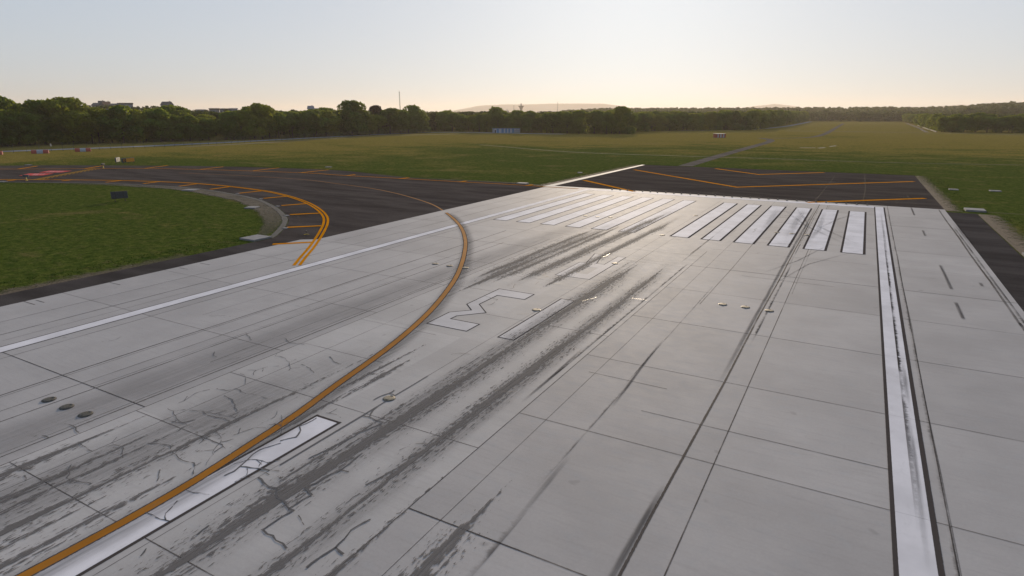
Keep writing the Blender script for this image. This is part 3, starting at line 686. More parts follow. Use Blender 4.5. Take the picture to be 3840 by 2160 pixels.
# ------------------------------------------------------------------ yellow paint on runway, taxiway, blast pad
cl = Strips(); cl.ribbon([p for p in ctr if p[1] < -49.9], .36, .0135, 1); cl.build('taxi_line', M['amber'], runway)
cl = Strips(); cl.ribbon([p for p in ctr if p[1] >= -49.9], .22, -.0155, 1); cl.build('taxi_line', M['amber'], taxiway)
yi = spline([(-330, -158), (-230, -108)] + DATA['yin'][1:], 1.5)
ed = Strips()
for off in (.25, -.25): ed.ribbon(offset_line(yi, off), .3, .0142, 1)
ed.build('edge_line', M['yellow'], taxiway)
yo = spline([(-330, -134), (-230, -79)] + DATA['yout'][1:], 2)
ed = Strips()
for off in (.19, -.19): ed.ribbon(offset_line(yo, off), .22, .0142, 1)
ed.build('edge_line', M['yellow'], taxiway)
for a, b in DATA['ticks_in'] + DATA['ticks_out']:
    s = Strips(); s.ribbon([a, b], .68, .0146, 1); s.build('shoulder_tick', M['yellow'], taxiway)
ho = Strips()
h0, h1 = Vector((-129.3, -55.8)), Vector((-146.2, -35.3)); hd = (h1 - h0).normalized(); hn = Vector((-hd.y, hd.x)); hl = (h1 - h0).length
for o_, dash in ((-.9, 1), (-.3, 1), (.3, 0), (.9, 0)):
    if dash:
        q = 0
        while q < hl - .4: ho.ribbon([tuple(h0 + hn * o_ + hd * q), tuple(h0 + hn * o_ + hd * min(hl, q + .9))], .36, .0148, 1); q += 1.8
    else: ho.ribbon([tuple(h0 + hn * o_), tuple(h1 + hn * o_)], .36, .0148, 1)
ho.build('hold_line', M['pale_yellow'], taxiway)
for r in DATA['redrect']:
    p = poly('painted_hold_sign', r, .0144, M['red'], taxiway)
    a, b, c, d = (Vector(q) for q in r)
    rows = []
    for (s0, s1) in ((.16, .4), (.58, .82)):
        for t0 in (.2, .32, .44, .56, .68):
            if rng.random() < .2: continue
            P = lambda s, t: tuple((a + (b - a) * s) * (1 - t) + (d + (c - d) * s) * t)
            rows.append([P(s0, t0), P(s1, t0), P(s1, t0 + .07), P(s0, t0 + .07)])
    polys('faded_letters', rows, .0152, M['faint_white'], taxiway)
def chev(name, pts, w=.9):
    s = Strips(); s.ribbon(pts, w, -.006, 1); return s.build(name, M['yellow'], pad)
chev('chevron', [(-11.6, 38.4), (0, 27.6), (12.4, 39.6)])
chev('chevron', [(-28.1, 25.8), (.1, .2), (29.2, 27.2)])
s = Strips(); s.ribbon([(-29.3, -2.3), (-14.3, -15.4)], .9, .0135, 1); s.ribbon([(13.1, -15.6), (29.2, -1.4)], .9, .0135, 1); s.build('chevron', M['yellow'], pad)
wl = Strips()
for pts in ([(14, -13.5), (14.6, 10), (15.0, 36)], [(20.5, -13), (20.8, 6), (20.6, 38)], [(25, -10), (25.4, -4)], [(-2, -12), (-1.6, 14), (-1.2, 30)], [(27.5, -12), (26.8, 2)]): wl.ribbon(pts, .16, -.0045, .3)
for pts in ([(-51, -58), (-45, -62.5), (-40.5, -66)], [(-38, -66), (-35, -69)], [(-60, -40), (-50, -42), (-42, -48)]): wl.ribbon(pts, .1, -.012, .3)
wl.build('pale_scratches', M['track'], pad)

# ------------------------------------------------------------------ things: small materials
M['dark_metal'] = plain('dark_grey_metal', (.055, .066, .08), .5, .2, 6, .4)
M['sign_back'] = plain('dark_sign_back', (.022, .026, .032), .45, .2, 5, .4)
M['black'] = plain('black_panel', (.012, .012, .013), .5, .1)
M['amber_panel'] = plain('amber_sign_face', (.5, .21, .01), .5, .12, 3)
M['white_panel'] = plain('white_sign_face', (.45, .4, .33), .5, .05)
M['yellow_metal'] = plain('yellow_enamel', (.45, .3, .02), .45, .15)
M['lens'] = plain('lamp_lens', (.25, .2, .1), .2, .1)
M['steel'] = plain('galvanised_steel', (.25, .25, .25), .45, .2, 8, .5, .7)
M['disc'] = plain('cast_metal_ring', (.2, .175, .135), .7, .3, 9, .5, .4)
M['disc_old'] = plain('dirty_metal_ring', (.085, .078, .066), .7, .35, 12, .2, .2)
M['disc_dark'] = plain('dark_cast_rim', (.05, .048, .045), .5, .2)
M['slab'] = plain('weathered_concrete_base', (.17, .17, .178), .85, .15, 2)
M['red_marker'] = plain('red_marker_shell', (.25, .045, .03), .6, .15)
M['white_marker'] = plain('white_marker_shell', (.25, .27, .31), .6, .1)
M['blue_panel'] = plain('blue_corrugated_wall', (.085, .17, .31), .5, .12)
M['pale_panel'] = plain('white_corrugated_wall', (.3, .33, .38), .5, .1)
M['grey_panel'] = plain('grey_shutter', (.24, .25, .28), .6, .2)
M['wall'] = plain('plaster_wall', (.22, .2, .19), .85, .15, .5)
M['wall_b'] = plain('bluish_wall', (.15, .17, .22), .85, .15, .5)
M['roof'] = plain('dark_roof', (.07, .066, .07), .8, .2, .8)
M['roof_r'] = plain('orange_roof', (.2, .12, .08), .8, .2, .8)
M['post'] = plain('fence_post_paint', (.03, .04, .04), .6, .2)
M['tower'] = plain('tower_concrete', (.3, .27, .24), .8, .15, .1)
M['mast'] = plain('mast_steel', (.14, .09, .07), .6, .2)
M['wall_dim'] = plain('stained_wall', (.09, .08, .06), .9, .25, .6)
M['glass'] = plain('dark_window_glass', (.03, .035, .045), .12, .1)

ORD = ['nearest', 'middle', 'farthest']
# ---- inset lights
def disc(x, y, label, group, mat='disc'):
    m = MB(); m.lathe([(.29, .012), (.285, .03), (.24, .042), (.15, .05), (.05, .052)], 20)
    o = m.build('inset_light', M[mat], None, True); o.location = (x, y, .006)
    tag(o, label, 'runway light', group)
    r = MB(); r.lathe([(.31, 0), (.31, .016), (.27, .024)], 20); r.build('rim', M['disc_dark'], o)
    for q in (-.2, .2):
        l = MB(); l.box((0, q, .046), (.14, .05, .03)); l.build('lamp_window', M['disc_dark'], o)
    return o
dl = DATA['disc']
g3 = 'flat round inset lights in threes'
for i, n in enumerate(('leftmost', 'middle one', 'rightmost')):
    disc(*dl[i], f'flat round inset light, {n} of the three nearest, left of the orange line', g3, 'disc_old')
    disc(*dl[5 + i], f'flat round inset light, {n} of the three by the bend of the orange line', g3)
    disc(*dl[9 + i], f'flat round inset light, {n} of the three right of the tyre marks', g3)
    disc(*dl[12 + i], f'flat round inset light, {n} of the three across the left threshold stripes', g3)
    disc(*dl[15 + i], f'flat round inset light, {n} of the three across the right threshold stripes', g3)
gc = 'flat round inset lights along the centre joint'
disc(*dl[3], 'flat round inset light on the sealed crack beyond the white centreline stripe', gc)
disc(*dl[4], 'flat round inset light beside the numeral 1 on the runway', gc)
disc(*dl[8], 'flat round inset light on the letter R painted on the runway', gc)
disc(*dl[18], 'flat round inset light just before the gap between both groups of threshold stripes', gc)
disc(*dl[19], 'flat round inset light inside the gap between both groups of threshold stripes', gc)

# ---- small raised lights along the threshold
k = 0
for i in range(30):
    x = -18.6 + i * 1.37
    m = MB(); m.lathe([(.16, 0), (.16, .04), (.09, .07), (.085, .16), (.06, .2)], 10)
    o = m.build('threshold_light', M['disc'], None, True); o.location = (x, -14.45 - (.35 if i % 3 == 0 else 0), .002)
    tag(o, 'tiny raised light in the row along the far end of the white threshold bar', 'threshold light', 'row of threshold lights')
    c = MB(); c.box((0, 0, .12), (.2, .06, .09)); c.build('lamp_body', M['disc_dark'], o)

# ---- fallen or low yellow edge light
e = empty('edge_light', (*DATA['yl'], -.02))
tag(e, 'small low edge light with yellow feet on the asphalt inside the yellow curve', 'edge light')
m = MB()
for a in (.3, 2.4, 4.5): m.box((.16 * math.cos(a), .16 * math.sin(a), .035), (.34, .09, .05), Matrix.Rotation(a, 3, 'Z'), .01)
m.build('base', M['yellow_metal'], e)
m = MB(); m.tube([(0, 0, .03), (0, 0, .32)], .025, 8); m.build('stem', M['dark_metal'], e)
m = MB(); m.lathe([(.05, .32), (.065, .36), (.06, .43), (.02, .47)], 12); m.build('lamp', M['dark_metal'], e, True)

# ---- concrete bases in the grass
def slab(x, y, w, d, h, rz, label, group='concrete bases set in the grass', mat='slab'):
    m = MB(); m.box((0, 0, h / 2), (w, d, h), None, min(.03, h * .25))
    o = m.build('concrete_base', M[mat]); o.location = (x, y, -.07); o.rotation_euler = (0, 0, rz)
    tag(o, label, 'concrete base', group)
    return o
b = DATA['big']; bc = sum((Vector(q) for q in b), Vector((0, 0))) / 4
slab(bc.x, bc.y, 2.35, 2.35, .2, math.atan2(b[2][1] - b[3][1], b[2][0] - b[3][0]) - math.pi / 4 * 0, 'large square concrete base at the tip of the grass island beside the runway')
slab(-84.6, -51.4, 2.2, 1.9, .17, .4, 'square concrete base on the far grass edge, below the yellow hatching')
slab(-57.1, -60.2, 1.7, 1.5, .17, .4, 'small concrete base on the island near the curved gravel edge')
slab(-37.2, -14.0, 2.0, 1.5, .26, .1, 'sunlit pale concrete base between the taxiway line and the far grass')
slab(-36.4, 12.2, 1.0, .8, .2, .1, 'small bright plate in the grass left of the blast pad')
slab(34.3, -13.0, 2.3, 2.3, .26, .02, 'long low concrete base at the corner of the right shoulder')
slab(35.45, -45.6, 2.3, 2.3, .26, .02, 'concrete base at the right edge of the picture by the shoulder')
slab(34.5, 14.8, 1.4, 1.2, .16, .05, 'left one of two small plates on the grass right of the blast pad')
slab(40.6, 15.8, 1.6, 1.2, .16, .05, 'right one of two small plates on the grass right of the blast pad')
for i, (x, y) in enumerate(DATA['plates']['edge']):
    n = ['farthest', 'fourth nearest', 'third nearest', 'second nearest', 'nearest'][i]
    slab(x, y, .55, .55, .12, .3, f'tiny bright pad on the curved island edge, {n} of the five', 'small pads along the island edge')
for (x, y), n in zip(DATA['plates']['misc'], ('far grass edge left of the hold line', 'far grass edge behind the middle of the taxiway', 'grass corner at the left frame edge', )):
    slab(x, y, 1.5, 1.0, .16, .3, f'flat faded concrete pad on the {n}', 'faded pads by the taxiway')

# ---- signs
def sign(name, a, b, label, h, z0, t, lean, parts, legs, cat='sign', shell='dark_metal'):
    a = Vector((*a, 0)); b = Vector((*b, 0)); d = b - a; w = d.length
    e = empty(name, ((a + b) / 2).to_tuple(), math.atan2(d.y, d.x)); e.location.z = -.06
    e.rotation_euler[0] = lean
    tag(e, label, cat)
    m = MB(); m.box((0, 0, z0 + h / 2), (w, t, h), None, .04); m.build('housing', M[shell], e)
    for x in legs:
        m = MB(); m.tube([(x * w, 0, -.05), (x * w, 0, z0 + .02)], .045, 8); m.box((x * w, 0, .03), (.22, .22, .03)); m.build('leg', M['black'], e)
    for (x0, x1, mat, nm) in parts:
        m = MB(); m.box(((x0 + x1) / 2 * w, -t / 2 - .006, z0 + h / 2), ((x1 - x0) * w, .03, h * .82), None, .008); m.build(nm, M[mat], e)
    return e, w
def letter(txt, size, loc, mat, parent, name='letter'):
    cu = bpy.data.curves.new(name, 'FONT'); cu.body = txt; cu.size = size; cu.extrude = .004; cu.align_x = 'CENTER'; cu.align_y = 'CENTER'
    tmp = bpy.data.objects.new(name, cu); col.objects.link(tmp)
    bpy.context.view_layer.update()
    me = bpy.data.meshes.new_from_object(tmp.evaluated_get(bpy.context.evaluated_depsgraph_get()))
    bpy.data.objects.remove(tmp); bpy.data.curves.remove(cu)
    o = link(name, me, mat, parent); o.location = loc; o.rotation_euler = (math.pi / 2, 0, 0); return o
a, b = DATA['sgn'][2]; c_ = (Vector(a) + Vector(b)) / 2; d_ = (Vector(b) - Vector(a)).normalized()
e, w = sign('location_sign', tuple(c_ - d_ * 1.95), tuple(c_ + d_ * 1.95), 'low wide guidance sign, yellow D on black at the left of a plain amber panel', 1.15, .45, .3, 0, [(-.46, -.2, 'black', 'panel'), (-.18, .47, 'amber_panel', 'panel')], (-.4, 0, .4))
letter('D', .85, (-.33 * w, -.18, 1.02), M['amber_panel'], e)
vd = Vector((-.877, .48)); a1 = math.atan2(vd.y, vd.x) - R(20); d1_ = Vector((math.cos(a1), math.sin(a1))); c1_ = Vector((-158.7, -23.2))
e, w = sign('striped_sign', tuple(c1_ - d1_ * 1.35), tuple(c1_ + d1_ * 1.35), 'pale guidance sign seen nearly end on, white panels split by dark bars', 1.2, .45, .32, 0, [], (-.4, 0, .4))
# its white face looks away from the near end, towards the sun
for x0, x1 in ((-.45, -.25), (-.1, .1), (.25, .45)):
    m = MB(); m.box(((x0 + x1) / 2 * w, -.168, 1.05), ((x1 - x0) * w, .03, 1.0), None, .008); m.build('panel', M['white_panel'], e)
a, b = DATA['sgn'][0]; c_ = (Vector(a) + Vector(b)) / 2; d_ = (Vector(b) - Vector(a)).normalized()
e, w = sign('hold_sign', tuple(c_ - d_ * 1.12), tuple(c_ + d_ * 1.12), 'dark sign standing on the grass island, seen from its plain back with two straps', 1.12, .42, .34, R(-6), [], (-.3, .3), shell='sign_back')
for x in (-.24, .24):
    m = MB(); m.box((x * w, -.175, .98), (.09, .04, 1.13), None, .01)
    for zz in (.5, .75, 1.0, 1.25, 1.5): m.box((x * w, -.19, zz), (.14, .05, .07), None, .01)
    m.build('strap', M['black'], e)
m = MB(); m.box((0, .172, .98), (w * .9, .02, .95)); m.build('panel', M['red_marker'], e)

# ---- runway guard lights
def guard(x, y, rz, label):
    e = empty('guard_light', (x, y, -.02), rz)
    tag(e, label, 'guard light', 'guard lights at the hold line')
    m = MB(); m.lathe([(.24, 0), (.24, .04), (.1, .09), (.085, .7), (.085, .74)], 12); m.build('post', M['yellow_metal'], e, True)
    m = MB(); m.box((0, 0, .95), (1.22, .3, .42), None, .05); m.build('head', M['dark_metal'], e)
    for x in (-.3, .3):
        m = MB(); m.tube([(x, -.14, .95), (x, -.24, .95)], [.17, .19], 14); m.build('hood', M['black'], e)
        m = MB(); m.tube([(x, -.15, .95), (x, -.165, .95)], .14, 14); m.build('lens', M['lens'], e)
    m = MB(); m.box((0, 0, 1.17), (1.34, .42, .03), None, .01); m.build('visor', M['black'], e)
gl = DATA['gl']
guard(*gl[0], R(205), 'yellow stemmed guard light with a dark double head, nearer one by the island edge')
guard(*gl[1], R(125), 'yellow stemmed guard light at the far end of the hold line, by the hatching')

# ---- half round red and white boundary markers
def marker(a, b, label):
    a = Vector(a); b = Vector(b); d = b - a
    e = empty('boundary_marker', ((a.x + b.x) / 2, (a.y + b.y) / 2, -.06), math.atan2(d.y, d.x))
    tag(e, label, 'boundary marker', 'red and white boundary markers along the fence')
    w = d.length * 1.06; n = 14
    for (x0, x1, mat) in ((-.5, -.18, 'red_marker'), (-.18, .18, 'white_marker'), (.18, .5, 'red_marker')):
        m = MB(); vs = []; f = []
        xs = [x0 + (x1 - x0) * q / 3 for q in range(4)]
        for x in xs:
            for kk in range(n + 1):
                q = math.pi * kk / n
                vs.append((x * w, -.72 * math.cos(q), 1.22 * math.sin(q) ** .8))
        for i in range(3):
            for kk in range(n): f.append((i * (n + 1) + kk, i * (n + 1) + kk + 1, (i + 1) * (n + 1) + kk + 1, (i + 1) * (n + 1) + kk))
        f.append(tuple(range(n + 1))); f.append(tuple(3 * (n + 1) + kk for kk in range(n, -1, -1)))
        m.add(vs, f); m.build('band', M[mat], e)
    for x in (-.18, .18):
        m = MB(); m.tube([(x * w, -.73 * math.cos(math.pi * q / 12), 1.235 * math.sin(math.pi * q / 12) ** .8) for q in range(13)], .025, 6); m.build('joint_rib', M['grey_panel'], e)
marker(*DATA['mk'][0], 'red and white half round marker, middle of the three by the left fence')
marker(*DATA['mk'][1], 'red and white half round marker, rightmost of the three by the left fence')
marker(*DATA['mk'][2], 'red ended half round marker cut off by the left edge of the picture')

# ---- red and white striped equipment cabin
a, b = (Vector(q) for q in DATA['shed']); d = b - a
e = empty('striped_shed', ((a.x + b.x) / 2, (a.y + b.y) / 2, -.06), math.atan2(d.y, d.x))
tag(e, 'small cabin striped red and white, alone in the far grass', 'equipment shed')
w = d.length; ws = [.155, .13, .145, .145, .13, .15, .145]; x = -.5
for i, q in enumerate(ws):
    m = MB(); m.box(((x + q / 2) * w, 1.3, 1.0), (q * w, 2.6, 2.0)); m.build('stripe', M['red_marker' if i % 2 == 0 else 'white_marker'], e); x += q
m = MB(); m.box((0, 1.3, 2.05), (w + .3, 2.9, .1), None, .02); m.build('roof', M['white_marker'], e)
m = MB(); m.box((0, 1.3, -.02), (w + .6, 3.2, .16)); m.build('footing', M['slab'], e)

# ---- blue and white hut before the trees
a, b = (Vector(q) for q in DATA['hut']); d = b - a
e = empty('storage_hut', ((a.x + b.x) / 2, (a.y + b.y) / 2, -.06), math.atan2(d.y, d.x))
tag(e, 'long low hut with blue and white wall panels before the trees', 'hut')
w = d.length; H = 2.85
seg = [(.0, .095, 'pale_panel'), (.095, .185, 'blue_panel'), (.185, .28, 'pale_panel'), (.28, .37, 'blue_panel'), (.37, .43, 'pale_panel'), (.43, .495, 'blue_panel'), (.495, .55, 'pale_panel'), (.55, .61, 'blue_panel'), (.61, .69, 'pale_panel'), (.69, .765, 'blue_panel'), (.765, 1.0, 'grey_panel')]
m = MB(); m.box((0, 3.1, H / 2), (w - .1, 6.0, H)); m.build('body', M['grey_panel'], e)
for x0, x1, mat in seg:
    m = MB(); nb = max(2, int((x1 - x0) * w / .35))
    for q in range(nb):
        xx = (x0 - .5) * w + (x1 - x0) * w * (q + .5) / nb
        m.box((xx, .03 if q % 2 else .0, H / 2), ((x1 - x0) * w / nb - .004, .09, H - .1))
    m.build('wall_panel', M[mat], e)
m = MB(); m.box((-.455 * w, -.07, .95), (.9, .05, 1.9)); m.build('door', M['black'], e)
for x in (.305, .43):
    m = MB(); m.box((x * w, -.07, 2.25), (1.6, .05, .5)); m.build('window', M['pale_panel'], e)
m = MB(); m.box((0, 3.05, H + .08), (w + .5, 6.9, .16), None, .03); m.build('roof', M['wall_b'], e)
m = MB(); m.box((0, -.1, H - .02), (w + .3, .1, .14)); m.build('fascia', M['blue_panel'], e)

# ---- perimeter fence
fl = [Vector((x, y, 0)) for x, y in spline(FENCE, 1.0)]
fe = empty('perimeter_fence', (fl[0].x, fl[0].y, -.06))
tag(fe, 'tall dark post and wire fence along the perimeter road before the trees', 'fence')
o0 = Vector((fl[0].x, fl[0].y, 0))
acc = 0; pp = [fl[0]]
for i in range(1, len(fl)):
    acc += (fl[i] - fl[i - 1]).length
    if acc >= 3.3: pp.append(fl[i]); acc = 0
pm = MB(); pm.tube([(0, 0, -.2), (0, 0, 2.5), (.12, .05, 2.75), (.3, .1, 3.0)], .045, 6); pm.box((0, 0, .05), (.25, .25, .14))
po = pm.build('post', M['post'], fe)
for i, q in enumerate(pp[:99]):
    o = po if i == 0 else po.copy()
    if i: col.objects.link(o); o.parent = fe
    o.location = q - o0; o.rotation_euler = (0, 0, rng.uniform(-.1, .1))
wm = MB()
for z, r_ in ((.15, .012), (.9, .01), (1.7, .01), (2.45, .014), (2.75, .01), (2.98, .01)):
    off = Vector((.3, .1, 0)) if z > 2.9 else Vector((.12, .05, 0)) if z > 2.7 else Vector((0, 0, 0))
    wm.tube([q - o0 + off + Vector((0, 0, z)) for q in pp], r_, 4, False)
wm.build('wire', M['post'], fe)
k = NT('chain_link'); g = k.n('ShaderNodeNewGeometry').outputs['Position']
ch = k.alpha(k.bsdf((.09, .1, .1), .5, .5), .1)
fm = MB()
for i in range(len(pp) - 1):
    p, q = pp[i] - o0, pp[i + 1] - o0
    fm.add([(p.x, p.y, .1), (q.x, q.y, .1), (q.x, q.y, 2.45), (p.x, p.y, 2.45)], [(0, 1, 2, 3)])
fm.build('mesh_panel', ch, fe)
q = pp[[i for i, p in enumerate(pp) if p.y > -2][0]]
m = MB(); m.box((0, 0, 2.1), (.45, .04, .9), Matrix.Rotation(1.1, 3, 'Z'), .01); m.build('white_board', M['white_panel'], None)
wbo = bpy.data.objects['white_board']; wbo.location = (q.x + .35, q.y, 0); tag(wbo, 'small white board hung on the perimeter fence above the right marker', 'notice board')
wa = MB()
pr = spline(DATA['wallR'][2:], 8)
for i in range(len(pr) - 1):
    p, q2 = Vector((*pr[i], 0)), Vector((*pr[i + 1], 0)); dd = q2 - p
    wa.box((p + q2) / 2 + Vector((0, 0, .3)), (dd.length, .3, .7), Matrix.Rotation(math.atan2(dd.y, dd.x), 3, 'Z'))
tag(wa.build('boundary_wall', M['wall_dim']), 'low pale wall along the foot of the right hand trees', 'wall')

# ------------------------------------------------------------------ trees
def crown_mesh(name, seed, Rx, H, base, nleaf, leaf, mat, nlobe=15):
    rg_ = np.random.RandomState(seed)
    lobes = []
    for i in range(nlobe):
        t = rg_.uniform(0, 1); z = base + (H - base) * (t ** .8)
        env = Rx * (1 - abs((t - .38) / .66) ** 2.4) ** .5 if abs((t - .38) / .66) < 1 else .2 * Rx
        a = rg_.uniform(0, 2 * np.pi); rr = env * (.35 + .5 * rg_.uniform() ** .6)
        s = (H - base) * rg_.uniform(.15, .27)
        lobes.append((rr * np.cos(a), rr * np.sin(a), min(z, H - s * .8), s * rg_.uniform(.9, 1.35), s * rg_.uniform(.75, 1.0)))
    lobes.append((0, 0, H - (H - base) * .2, (H - base) * .24, (H - base) * .2))
    lobes.append((0, 0, (H + base) / 2, Rx * .5, (H - base) * .3))
    L = np.array(lobes); wgt = L[:, 3] ** 2; wgt /= wgt.sum()
    id_ = rg_.choice(len(L), nleaf, p=wgt); l = L[id_]
    d = rg_.normal(size=(nleaf, 3)); d[:, 2] += .45; d /= np.linalg.norm(d, axis=1)[:, None]
    rad = rg_.uniform(.8, 1.05, nleaf)
    P = np.stack([l[:, 0] + d[:, 0] * l[:, 3] * rad, l[:, 1] + d[:, 1] * l[:, 3] * rad, l[:, 2] + d[:, 2] * l[:, 4] * rad], 1)
    nrm = d + rg_.normal(size=(nleaf, 3)) * .55; nrm /= np.linalg.norm(nrm, axis=1)[:, None]
    t1 = np.cross(nrm, rg_.normal(size=(nleaf, 3))); t1 /= np.linalg.norm(t1, axis=1)[:, None]; t2 = np.cross(nrm, t1)
    s = leaf * 1.15 * rg_.uniform(.55, 1.25, nleaf)[:, None]
    V = np.stack([P + t1 * s * .6, P + t2 * s * .42 + t1 * s * .05, P - t1 * s * .5 + nrm * s * .12, P - t2 * s * .45], 1).reshape(-1, 3)
    return V
def quads_mesh(name, V, mat):
    me = bpy.data.meshes.new(name); n = len(V) // 4
    me.vertices.add(len(V)); me.vertices.foreach_set('co', V.astype(np.float32).ravel())
    me.loops.add(len(V)); me.loops.foreach_set('vertex_index', np.arange(len(V), dtype=np.int32))
    me.polygons.add(n); me.polygons.foreach_set('loop_start', np.arange(0, len(V), 4, dtype=np.int32)); me.polygons.foreach_set('loop_total', np.full(n, 4, dtype=np.int32))
    me.update(calc_edges=True); me.materials.append(mat)
    return me
def trunk_mesh(seed, H, Rx):
    r_ = random.Random(seed); m = MB()
    top = Vector((r_.uniform(-.5, .5), r_.uniform(-.5, .5), H * .7))
    m.tube([(0, 0, -.3), (.05, .02, .6), tuple(top * .4 + Vector((.2, 0, 0))), tuple(top * .75), tuple(top)], [.45, .32, .25, .15, .05], 8)
    for i in range(7):
        q = top * r_.uniform(.3, .8); a = r_.uniform(0, 6.28); ln = Rx * r_.uniform(.45, .8)
        m.tube([tuple(q), tuple(q + Vector((math.cos(a) * ln * .5, math.sin(a) * ln * .5, ln * .3))), tuple(q + Vector((math.cos(a) * ln, math.sin(a) * ln, ln * .75)))], [.14, .09, .03], 5)
    return m
protos = []
SPEC = [(11, 4.6, 14, 1.6, 3400, .82), (12, 5.4, 15, 2.0, 4000, .85), (13, 4.0, 14, 1.0, 3000, .78), (14, 5.0, 13, 1.2, 3600, .8), (15, 6.0, 16, 2.4, 4400, .9), (16, 3.6, 13, .8, 2600, .75), (17, 5.2, 14.5, .9, 3600, .82)]
for sd, rx, hh, bs, nl, lf in SPEC:
    cm = quads_mesh('crown', crown_mesh('crown', sd, rx, hh, bs, nl, lf, None), M['leaf'])
    tm = trunk_mesh(sd, hh, rx)
    e = empty('tree', (0, 0, -200)); c = link('crown', cm, None, e); t = tm.build('trunk', M['bark'], e, True)
    protos.append([e, c, t, hh, False])
NT_ = [0]
def tree(x, y, h, label, group, pi=None, wide=1.0, name='tree'):
    p = protos[pi if pi is not None else rng.randrange(len(protos))]
    if not p[4]: r_ = p[0]; p[4] = True
    else:
        r_ = p[0].copy(); col.objects.link(r_)
        for ch in (p[1], p[2]):
            q = ch.copy(); col.objects.link(q); q.parent = r_
    s = h / p[3]
    r_.location = (x, y, ground_h(x, y) - .06); r_.scale = (s * wide, s * wide, s); r_.rotation_euler = (0, 0, rng.uniform(0, 6.28))
    tag(r_, label, 'tree', group); NT_[0] += 1
    return r_
def along(pts, step):
    P = [Vector(p) for p in pts]; out = []; carry = 0
    for i in range(len(P) - 1):
        d = P[i + 1] - P[i]; l = d.length; q = carry
        while q < l: out.append((P[i] + d * (q / l), d.normalized())); q += step
        carry = q - l
    return out
def stand(pts, step, rows, gap, side, hr, label, group, wide=1.0):
    for rI in range(rows):
        for p, d in along(pts, step * (1 + .12 * rI)):
            nn = Vector((-d.y, d.x)) * side
            q = p + nn * (rI * gap + rng.uniform(-.25, .3) * gap) + d * rng.uniform(-.3, .3) * step
            tree(q.x, q.y, rng.uniform(*hr) * (1 + .04 * rI), label[rI], group, None, wide)
T = DATA['trees']
lab = lambda w: [f'broadleaf tree in the front row of the {w}', f'broadleaf tree in the second row of the {w}', f'broadleaf tree deeper inside the {w}']
TL = smooth_line([(-262, -60)] + [tuple(p) for p in T['left'][1:]], 1)
TL = [(x - 6, y) for x, y in TL]
stand(TL, 8.6, 3, 9, 1, (10.5, 16.2), lab('dark wood behind the fence on the left'), 'trees of the left wood', 1.12)
stand([(-258, 268), (-232, 274), (-205, 272), (-183, 271), (-150, 268), (-118, 272)], 7.6, 2, 9, 1, (10.8, 15.0), lab('wood behind the blue and white hut'), 'trees of the middle wood', 1.05)
stand([(-117, 275), (-128, 300), (-131, 325), (-112, 362), (-88, 388), (-60, 408)], 7.2, 2, 9, 1, (10.3, 14.6), lab('wood behind the striped cabin'), 'trees of the middle wood', 1.05)
stand([(-60, 415), (-61, 540), (-63, 730), (-64, 925)], 11, 1, 9, 1, (13, 15.5), lab('wood along the left of the far clearing'), 'trees beside the far clearing')
stand([(66, 930), (70, 757), (68, 600), (67, 500), (66, 440)], 11, 1, 9, 1, (9.5, 12), lab('wood along the right of the far clearing'), 'trees beside the far clearing')
stand([(67, 413), (84, 412), (112, 413), (142, 415)], 5.6, 2, 8, 1, (8.8, 12.4), lab('wood at the right edge of the picture'), 'trees of the right wood', 1.05)
sp = DATA['special']
for i, h, wd, lb in ((0, 20.5, 1.0, 'tall broad tree rising above the wood at the left edge of the picture'), (1, 18.6, 1.0, 'left one of the two tall joined crowns in the left wood'), (2, 19.8, 1.1, 'big rounded tree topping the left wood, right one of two joined crowns'),
                     (3, 16.6, 1.2, 'wide green tree standing below the hilltop houses'), (5, 18.0, 1.0, 'bushy tree with a raised top in the middle of the left wood'), (6, 20.3, 1.0, 'tall round crown standing clear of the wood before its right end'),
                     (7, 18.0, .95, 'tall narrow tree ending the left wood, left of the hut'), (8, 17.0, .95, 'tree with a raised top right behind the blue and white hut'), (9, 17.0, .95, 'dark raised tree between the hut and the striped cabin')):
    tree(sp[i][0] - (6 if i < 8 else 0), sp[i][1] + (0 if i < 8 else 6), h, lb, 'trees that rise above the woods', 4 if i not in (7, 8) else 2, wd)
p = protos[1]
cb = quads_mesh('crown', crown_mesh('crown', 41, 5.0, 16, 3, 3400, .8, None, 14), M['leaf_brown'])
e = empty('copper_tree', (-262, 200, -.06)); tag(e, 'dark brown dome shaped tree top over the left wood', 'tree'); link('crown', cb, None, e); trunk_mesh(41, 16, 5).build('trunk', M['bark'], e, True)
e.scale = (1.05, 1.05, 1.13)

# ---- the woods behind the front rows: one mass of foliage
rs = np.random.RandomState(5)
parts = []
def pip(x, y, ring):
    inside = False; n = len(ring); j = n - 1
    for i in range(n):
        if (ring[i][1] > y) != (ring[j][1] > y) and x < (ring[j][0] - ring[i][0]) * (y - ring[i][1]) / (ring[j][1] - ring[i][1]) + ring[i][0]: inside = not inside
        j = i
    return inside
open_area = [(300, -400), (300, 405), (150, 428), (78, 428), (76, 940), (66, 950), (-66, 940), (-72, 930), (-70, 424), (-100, 402), (-146, 345), (-142, 318), (-128, 292), (-160, 288), (-258, 290), (-282, 240), (-282, 200), (-290, 105), (-316, 55), (-330, 20), (-305, -60), (-300, -400)]
cache = [crown_mesh('c', 60 + i, 5.2, 14, 2, 330, 1.7, None, 12) for i in range(5)]
cache_far = [crown_mesh('c', 80 + i, 6.0, 14, 2, 110, 3.0, None, 10) for i in range(5)]
cnt = 0
